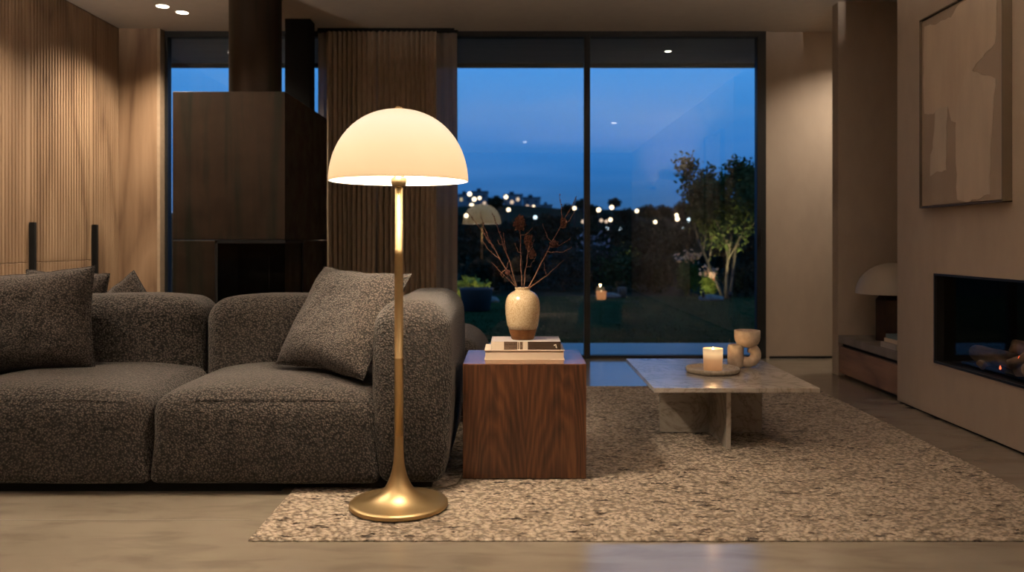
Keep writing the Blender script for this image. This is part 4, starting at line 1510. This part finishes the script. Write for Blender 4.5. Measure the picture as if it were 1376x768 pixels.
def leaf_cloud(name, n_, r3, leaf, m, parent=None, center=(0, 0, 0), lump=0.35, seed=0, shell=0.55, flat=0.0):
    g = np.random.default_rng(seed)
    d = g.normal(0, 1, (n_, 3))
    d /= np.linalg.norm(d, axis=1)[:, None]
    rad = (shell + (1 - shell) * g.random(n_)) * (1 + lump * np.array([noise.noise(Vector(q) * 2.3 + Vector((seed * 1.7, 0, 0))) for q in d]))
    P = d * rad[:, None] * np.array(r3) + np.array(center)
    nrm = g.normal(0, 1, (n_, 3)) + d * 0.8 + np.array([0, 0, flat])
    nrm /= np.linalg.norm(nrm, axis=1)[:, None]
    t = np.cross(nrm, g.normal(0, 1, (n_, 3)))
    t /= np.linalg.norm(t, axis=1)[:, None]
    bt = np.cross(nrm, t)
    s = leaf * (0.6 + 0.8 * g.random(n_))[:, None]
    V = np.stack([P - t * s, P - bt * s * 0.45, P + t * s, P + bt * s * 0.45], 1).reshape(-1, 3)
    Fq = np.arange(n_ * 4).reshape(-1, 4)
    return from_arrays(name, V, Fq, m, parent)

def leafmat(name, c1, c2):
    m = noisy(name, c1, c2, 6, rough=0.9, spec=0.05)
    return m
LM = {
 'dark': leafmat('dark_leaf', (0.006, 0.014, 0.009), (0.014, 0.028, 0.016)),
 'green': leafmat('green_leaf', (0.015, 0.04, 0.018), (0.032, 0.068, 0.028)),
 'lime': leafmat('lime_leaf', (0.12, 0.17, 0.03), (0.26, 0.30, 0.07)),
 'white': leafmat('white_bloom', (0.16, 0.18, 0.20), (0.26, 0.28, 0.30)),
 'pink': leafmat('pink_bloom', (0.45, 0.26, 0.17), (0.6, 0.4, 0.28)),
 'grey': leafmat('grey_leaf', (0.022, 0.034, 0.028), (0.045, 0.058, 0.048)),
}
barkm = noisy('tree_bark', (0.04, 0.033, 0.025), (0.10, 0.08, 0.055), 12, rough=0.9)

def shrub(label, x, y, w_, h_, kind, seed, leaf=0.05, n_=900, bloom=None, cat='shrub', group=None, dep=None, lump=0.35):
    t = thing('garden_shrub', label, cat, (x, y, 0), group)
    leaf_cloud('foliage', n_, (w_, dep or w_ * 0.7, h_ * 0.55), leaf, LM[kind], t, (x, y, h_ * 0.5), lump, seed, shell=0.35)
    b = B()
    r_ = random.Random(seed)
    for k in range(4):
        tube(b, [(x + r_.uniform(-.05, .05), y, -0.03), (x + r_.uniform(-.5, .5) * w_, y + r_.uniform(-.2, .2) * w_, h_ * 0.6)], [0.012, 0.005], 5)
    obj('stem', b, barkm, t)
    if bloom:
        leaf_cloud('blossom', 90, (w_ * 0.95, (dep or w_ * 0.7), h_ * 0.25), 0.045, LM[bloom], t, (x, y, h_ * 0.95), 0.4, seed + 50, shell=0.3)
    return t
def at(pxx, Y):
    return (pxx - CX) * Y / F
# planting bed, left to right
bed = [
 ('glowing yellow-green shrub at the window corner beside the curtain', 632, 13.0, 0.32, 0.42, 'lime', 11, 0.06, 420, None),
 ('dark low bush in the planting bed left behind the vase', 655, 16.0, 0.55, 0.85, 'dark', 12, 0.06, 1000, None),
 ('dark rounded bush in the planting bed directly behind the vase', 700, 17.0, 0.75, 0.80, 'dark', 13, 0.06, 1300, None),
 ('grey-green wispy bush in the bed left of the mullion', 756, 16.5, 0.55, 0.95, 'grey', 14, 0.05, 1100, None),
 ('shrub with pale white blooms at the mullion', 797, 17.0, 0.50, 1.02, 'grey', 15, 0.05, 900, 'white'),
 ('green mounded shrub in the bed right of the mullion', 838, 16.5, 0.62, 0.84, 'green', 16, 0.05, 1300, None),
 ('dark mounded shrub in the bed at the centre of the right pane', 880, 16.0, 0.48, 0.74, 'dark', 17, 0.05, 1000, None),
 ('lamplit shrub with pale pink blooms left of the garden tree', 926, 15.2, 0.26, 0.72, 'green', 18, 0.045, 650, 'pink'),
 ('bright lime-leaved plant lit by the garden spotlight', 953, 14.6, 0.17, 0.46, 'lime', 19, 0.055, 300, 'pink'),
 ('dark bush beneath the garden tree by the window frame', 1000, 14.8, 0.42, 0.58, 'dark', 20, 0.05, 900, None),
 ('small warmly lit shrub above the green mound', 841, 21.0, 0.38, 0.95, 'lime', 21, 0.06, 420, None),
]
for (lab, pxx, Y, w_, h_, k, sd, lf, n_, bl) in bed:
    shrub(lab, at(pxx, Y), Y, w_, h_, k, sd, lf, n_, bl)
# hedge rows behind
def hedge(label, x0, x1, y, h_, seed, kind='dark'):
    g = np.random.default_rng(seed)
    n_ = int((x1 - x0) * 420)
    X = g.uniform(x0, x1, n_)
    top = h_ * (1 + 0.16 * np.array([noise.noise(Vector((q * 0.8, seed, 0))) for q in X]))
    Zz = top * g.random(n_) ** 0.6
    Yy = y + g.uniform(-0.4, 0.4, n_)
    P = np.stack([X, Yy, Zz], 1)
    nrm = g.normal(0, 1, (n_, 3))
    nrm /= np.linalg.norm(nrm, axis=1)[:, None]
    t = np.cross(nrm, g.normal(0, 1, (n_, 3)))
    t /= np.linalg.norm(t, axis=1)[:, None]
    bt = np.cross(nrm, t)
    s = 0.08 * (0.6 + 0.8 * g.random(n_))[:, None]
    V = np.stack([P - t * s, P - bt * s * 0.6, P + t * s, P + bt * s * 0.6], 1).reshape(-1, 3)
    o = from_arrays('hedge', V, np.arange(n_ * 4).reshape(-1, 4), LM[kind])
    tag(o, label, 'hedge')
    return o
hedge('long dark hedge behind the planting bed', -5, 8, 19.0, 1.05, 31)
hedge('taller dark hedge closing the garden behind the lower one', -9, 13, 27.0, 1.45, 32)

# garden tree with uplight
TX, TY = at(981, 14.0), 14.3
tt = thing('garden_tree', 'multi-stemmed garden tree lit from below by the right window frame', 'tree', (TX, TY, 0))
b = B()
r_ = random.Random(4)
tips = []
def grow(p, d, L_, r, lvl):
    q = [p]
    n_ = 5
    for k in range(n_):
        d = (d + Vector((r_.uniform(-.12, .12), r_.uniform(-.12, .12), 0.03))).normalized()
        q.append(q[-1] + d * L_ / n_)
    tube(b, q, [r * (1 - 0.45 * k / n_) for k in range(n_ + 1)], 6)
    if lvl >= 1:
        tips.extend(q[2:])
    if lvl < 3:
        for _ in range(3 if lvl else 3):
            a = q[r_.choice((3, 4, 5))]
            nd = (d + Vector((r_.uniform(-.9, .9), r_.uniform(-.7, .7), r_.uniform(-.1, .5)))).normalized()
            grow(a, nd, L_ * 0.62, r * 0.5, lvl + 1)
    else:
        tips.append(q[-1])
for dx in (-0.28, 0.02, 0.26):
    grow(Vector((TX + dx * 0.15, TY, -0.03)), Vector((dx * 1.1, r_.uniform(-.1, .1), 1)).normalized(), 1.15, 0.032, 0)
obj('trunk', b, barkm, tt)
P = []
g = np.random.default_rng(9)
for tp in tips:
    for _ in range(20):
        P.append(np.array(tp) + g.normal(0, 0.085, 3))
P = np.array(P)
n_ = len(P)
nrm = g.normal(0, 1, (n_, 3))
nrm /= np.linalg.norm(nrm, axis=1)[:, None]
t = np.cross(nrm, g.normal(0, 1, (n_, 3)))
t /= np.linalg.norm(t, axis=1)[:, None]
bt = np.cross(nrm, t)
s = 0.042 * (0.6 + 0.8 * g.random(n_))[:, None]
V = np.stack([P - t * s, P - bt * s * 0.5, P + t * s, P + bt * s * 0.5], 1).reshape(-1, 3)
from_arrays('crown', V, np.arange(n_ * 4).reshape(-1, 4), leafmat('tree_leaf', (0.035, 0.058, 0.02), (0.075, 0.095, 0.03)), tt)

def garden_spot(x, y, z, target, power, label, col=(1.0, 0.78, 0.38), size=1.1):
    e = thing('garden_spotlight', label, 'garden light', (x, y, 0), 'spike spotlights in the planting bed')
    b = B()
    lathe(b, [(0, z + 0.05), (0.025, z + 0.05), (0.028, z - 0.03), (0.006, z - 0.04), (0.006, -0.03), (0, -0.03)], 16, x, y)
    obj('lamp_body', b, M['black'], e)
    ld = bpy.data.lights.new('garden_beam', 'SPOT')
    ld.energy = power
    ld.color = col
    ld.spot_size = size
    ld.spot_blend = 0.8
    ld.shadow_soft_size = 0.03
    lo = bpy.data.objects.new('garden_beam', ld)
    C.objects.link(lo)
    lo.location = (x, y, z + 0.07)
    d = Vector(target) - lo.location
    lo.rotation_euler = d.to_track_quat('-Z', 'Y').to_euler()
    lo.parent = e
    lo.matrix_parent_inverse = Matrix.Translation(e.location).inverted()
garden_spot(TX - 0.1, TY - 0.7, 0.1, (TX + 0.05, TY, 1.05), 170, 'spike spotlight at the foot of the garden tree')
garden_spot(at(945, 13.9), 13.9, 0.08, (at(952, 14.6), 14.6, 0.35), 22, 'spike spotlight before the lime-leaved plant', size=1.7)
garden_spot(at(628, 12.4), 12.3, 0.05, (at(633, 13), 13.0, 0.35), 20, 'spike spotlight before the yellow-green shrub', size=1.8)
garden_spot(at(838, 20.2), 20.2, 0.45, (at(841, 21), 21.0, 1.0), 24, 'spike spotlight before the small lit shrub', size=1.5)

# pots and lantern
b = lathe(B(), [(0, 0), (0.16, 0), (0.2, 0.02), (0.24, 0.30), (0.25, 0.33), (0.23, 0.33), (0.22, 0.30), (0, 0.29)], 32)
o = obj('garden_planter', b, mat('slate_blue', (0.02, 0.035, 0.042), 0.8))
o.location = (at(640, 11.9), 11.9, -0.02)
tag(o, 'slate-blue planter on the lawn beside the yellow-green shrub', 'planter')
b = lathe(B(), [(0, 0), (0.07, 0), (0.08, 0.01), (0.09, 0.14), (0.086, 0.145), (0.08, 0.14), (0.07, 0.03), (0, 0.03)], 32)
o = obj('garden_candle', b, emitter('lantern_glow', (1.0, 0.36, 0.12), 0.55))
o.location = (at(808, 14.2), 14.2, -0.02)
tag(o, 'small glowing candle pot at the edge of the lawn', 'candle')
o2 = obj('flame', lathe(B(), [(0, 0.06), (0.02, 0.09), (0.014, 0.13), (0, 0.16)], 12), emitter('lantern_flame', (1.0, 0.62, 0.3), 5), o, True)
b = lathe(B(), [(0, 0), (0.07, 0), (0.09, 0.18), (0.08, 0.19), (0, 0.18)], 24)
o = obj('garden_pot', b, mat('dark_terracotta', (0.10, 0.06, 0.04), 0.8))
o.location = (at(836, 14.6), 14.6, -0.02)
tag(o, 'dark terracotta pot right of the glowing candle pot', 'pot')
def stone_mesh(seed):
    b = B()
    bmesh.ops.create_icosphere(b, subdivisions=3, radius=1.0)
    for v_ in b.verts:
        v_.co *= 1 + 0.2 * noise.noise(v_.co * 1.4 + Vector((seed, 0, 0)))
        v_.co = Vector((v_.co.x * 0.22, v_.co.y * 0.16, v_.co.z * 0.07))
    return b
rock = noisy('bed_stone', (0.10, 0.09, 0.08), (0.2, 0.18, 0.15), 8, rough=0.9)
for i, (pxx, Y, lab) in enumerate(((655, 13.6, 'flat pale stone right of the yellow-green shrub'), (955, 14.0, 'flat pale stone below the lime-leaved plant'), (818, 14.6, 'flat stone behind the glowing candle pot'))):
    o = obj('garden_stone', stone_mesh(i), rock, None, True)
    o.location = (at(pxx, Y), Y, 0.01)
    tag(o, lab, 'stone', 'stones edging the lawn')

# tree line on the rising ground
tree_labels = ['dark tree on the skyline', ]
g_ = 'dark trees along the skyline'
proto = thing('distant_tree', 'dark rounded tree on the hillside beyond the garden', 'tree', (0, 0, 0), g_)
leaf_cloud('crown', 900, (3.2, 2.6, 1.9), 0.42, LM['dark'], proto, (0, 0, 2.6), 0.5, 77, shell=0.4)
b = B()
tube(b, [(0, 0, -0.5), (0, 0, 2.4)], [0.25, 0.15], 7)
obj('trunk', b, barkm, proto)
r_ = random.Random(12)
spots = []
for k in range(34):
    y = r_.uniform(75, 140)
    pxx = 600 + k * 14 + r_.uniform(-5, 5)
    spots.append((at(pxx, y), y, r_.uniform(0.35, 0.6)))
for k in range(10):
    y = r_.uniform(52, 70)
    pxx = 610 + k * 44 + r_.uniform(-12, 12)
    spots.append((at(pxx, y), y, r_.uniform(0.35, 0.5)))
for k, (x, y, s) in enumerate(spots):
    z = terr(x, y)
    if k == 0:
        proto.location = (x, y, z)
        proto.scale = (s, s, s)
    else:
        dup(proto, (x, y, z), None, r_.uniform(0, 6), (s, s, s))

# town on the far hill
tow = [noisy('town_wall', (0.16, 0.16, 0.18), (0.22, 0.22, 0.24), 0.2, rough=0.9), mat('town_roof', (0.06, 0.06, 0.07), 0.9)]
wl = emitter('town_window_lit', (1.0, 0.72, 0.42), 0.8)
wd = mat('town_window_dark', (0.03, 0.04, 0.06), 0.4)
def building(label, pa, pb, ptop, Y, seed, steps=1):
    xa, xb = at(pa, Y), at(pb, Y)
    z0 = terr((xa + xb) / 2, Y) - 2.0
    z1 = 1 + (CY - ptop) * Y / F
    t = thing('apartment_building', label, 'building', ((xa + xb) / 2, Y, z0))
    b = B()
    bx(b, xa, xb, Y, Y + 10, z0, z1)
    obj('wall', b, tow[0], t)
    b = B()
    bx(b, xa - 0.3, xb + 0.3, Y - 0.3, Y + 10.3, z1, z1 + 0.5)
    w_ = xb - xa
    bx(b, xa + w_ * 0.3, xa + w_ * 0.55, Y + 2, Y + 6, z1 + 0.5, z1 + 1.8)
    obj('roof', b, tow[1], t)
    r_ = random.Random(seed)
    nzr = max(1, int((z1 - z0 - 2) / 3.0))
    nxr = max(2, int(w_ / 3.2))
    for j in range(nzr):
        for i in range(nxr):
            xc_ = xa + w_ * (i + 0.5) / nxr
            zc = z1 - 1.8 - j * 3.0
            b = B()
            bx(b, xc_ - 0.55, xc_ + 0.55, Y - 0.06, Y + 0.02, zc - 0.7, zc + 0.7)
            obj('window', b, wl if r_.random() < 0.16 else wd, t)
building('apartment block at the far left of the town skyline', 615, 634, 262, 344, 1)
building('taller apartment block with stepped roof left on the town skyline', 634, 655, 258, 358, 2)
building('low long block on the skyline above the mirrored lamp', 658, 676, 268, 372, 3)
building('broad apartment block in the middle of the town skyline', 677, 702, 262, 386, 4)
building('apartment block on the skyline right of the broad one', 703, 726, 266, 400, 5)
building('low block at the right end of the town skyline', 727, 742, 276, 414, 6)

proto = thing('street_lamp', 'tiny warm street lamp glowing on the dark hillside', 'street lamp', (0, 0, 0), 'street lamps on the hillside')
b = B()
tube(b, [(0, 0, -3.0), (0, 0, 0)], 0.05, 6)
obj('pole', b, M['black'], proto)
b = B()
bmesh.ops.create_icosphere(b, subdivisions=2, radius=1.0)
lh = obj('lamp_head', b, emitter('street_glow', (1.0, 0.72, 0.46), 5.0), proto, True)
lh.scale = (0.22, 0.22, 0.22)
cool = emitter('street_glow_cool', (0.75, 0.9, 1.0), 3.0)
dim = emitter('street_glow_dim', (1.0, 0.66, 0.45), 1.2)
lights = [(631, 260.5, 0), (637.3, 267.6, 0), (644.4, 266, 0), (651, 272.5, 2), (633.8, 275.8, 0), (626.5, 289.6, 0), (680, 264.5, 0), (695.8, 267.9, 2), (683.4, 281.6, 0),
          (687.8, 271.4, 2), (708.6, 277.4, 2), (717, 277.8, 0), (719.3, 291.8, 1), (771.8, 279.6, 0), (783.7, 297.5, 2), (804.5, 281.8, 0), (822, 278.5, 0), (820.3, 295.1, 0),
          (808, 296, 2), (814.7, 297.3, 2), (815.8, 306.8, 1), (833, 307.2, 1), (855.8, 283.2, 0), (880.5, 298.1, 0), (909.2, 289, 0), (910.2, 294, 0), (938.3, 300.8, 0), (926, 295.4, 1), (918.7, 307.6, 1)]
first = True
r_ = random.Random(2)
for (lx, ly, kd) in lights:
    if ly < 279 and lx < 745:
        Y = 300.0
    elif ly < 292:
        Y = 68.0
    else:
        Y = 60.0
    p = px(lx, ly, Y)
    if first:
        o = proto
        o.location = p
        first = False
    else:
        o = dup(proto, p)
    k = Y / 140.0 * r_.uniform(1.25, 1.7)
    o.scale = (k, k, k)
    if kd:
        for ch in o.children:
            if ch.name.startswith('lamp_head'):
                ch.data = ch.data.copy()
                ch.data.materials[0] = cool if kd == 1 else dim
        o['label'] = 'tiny cool white street lamp on the dark hillside' if kd == 1 else 'tiny faint street lamp on the dark hillside'
        o['group'] = 'cool street lamps on the hillside' if kd == 1 else 'faint street lamps on the hillside'
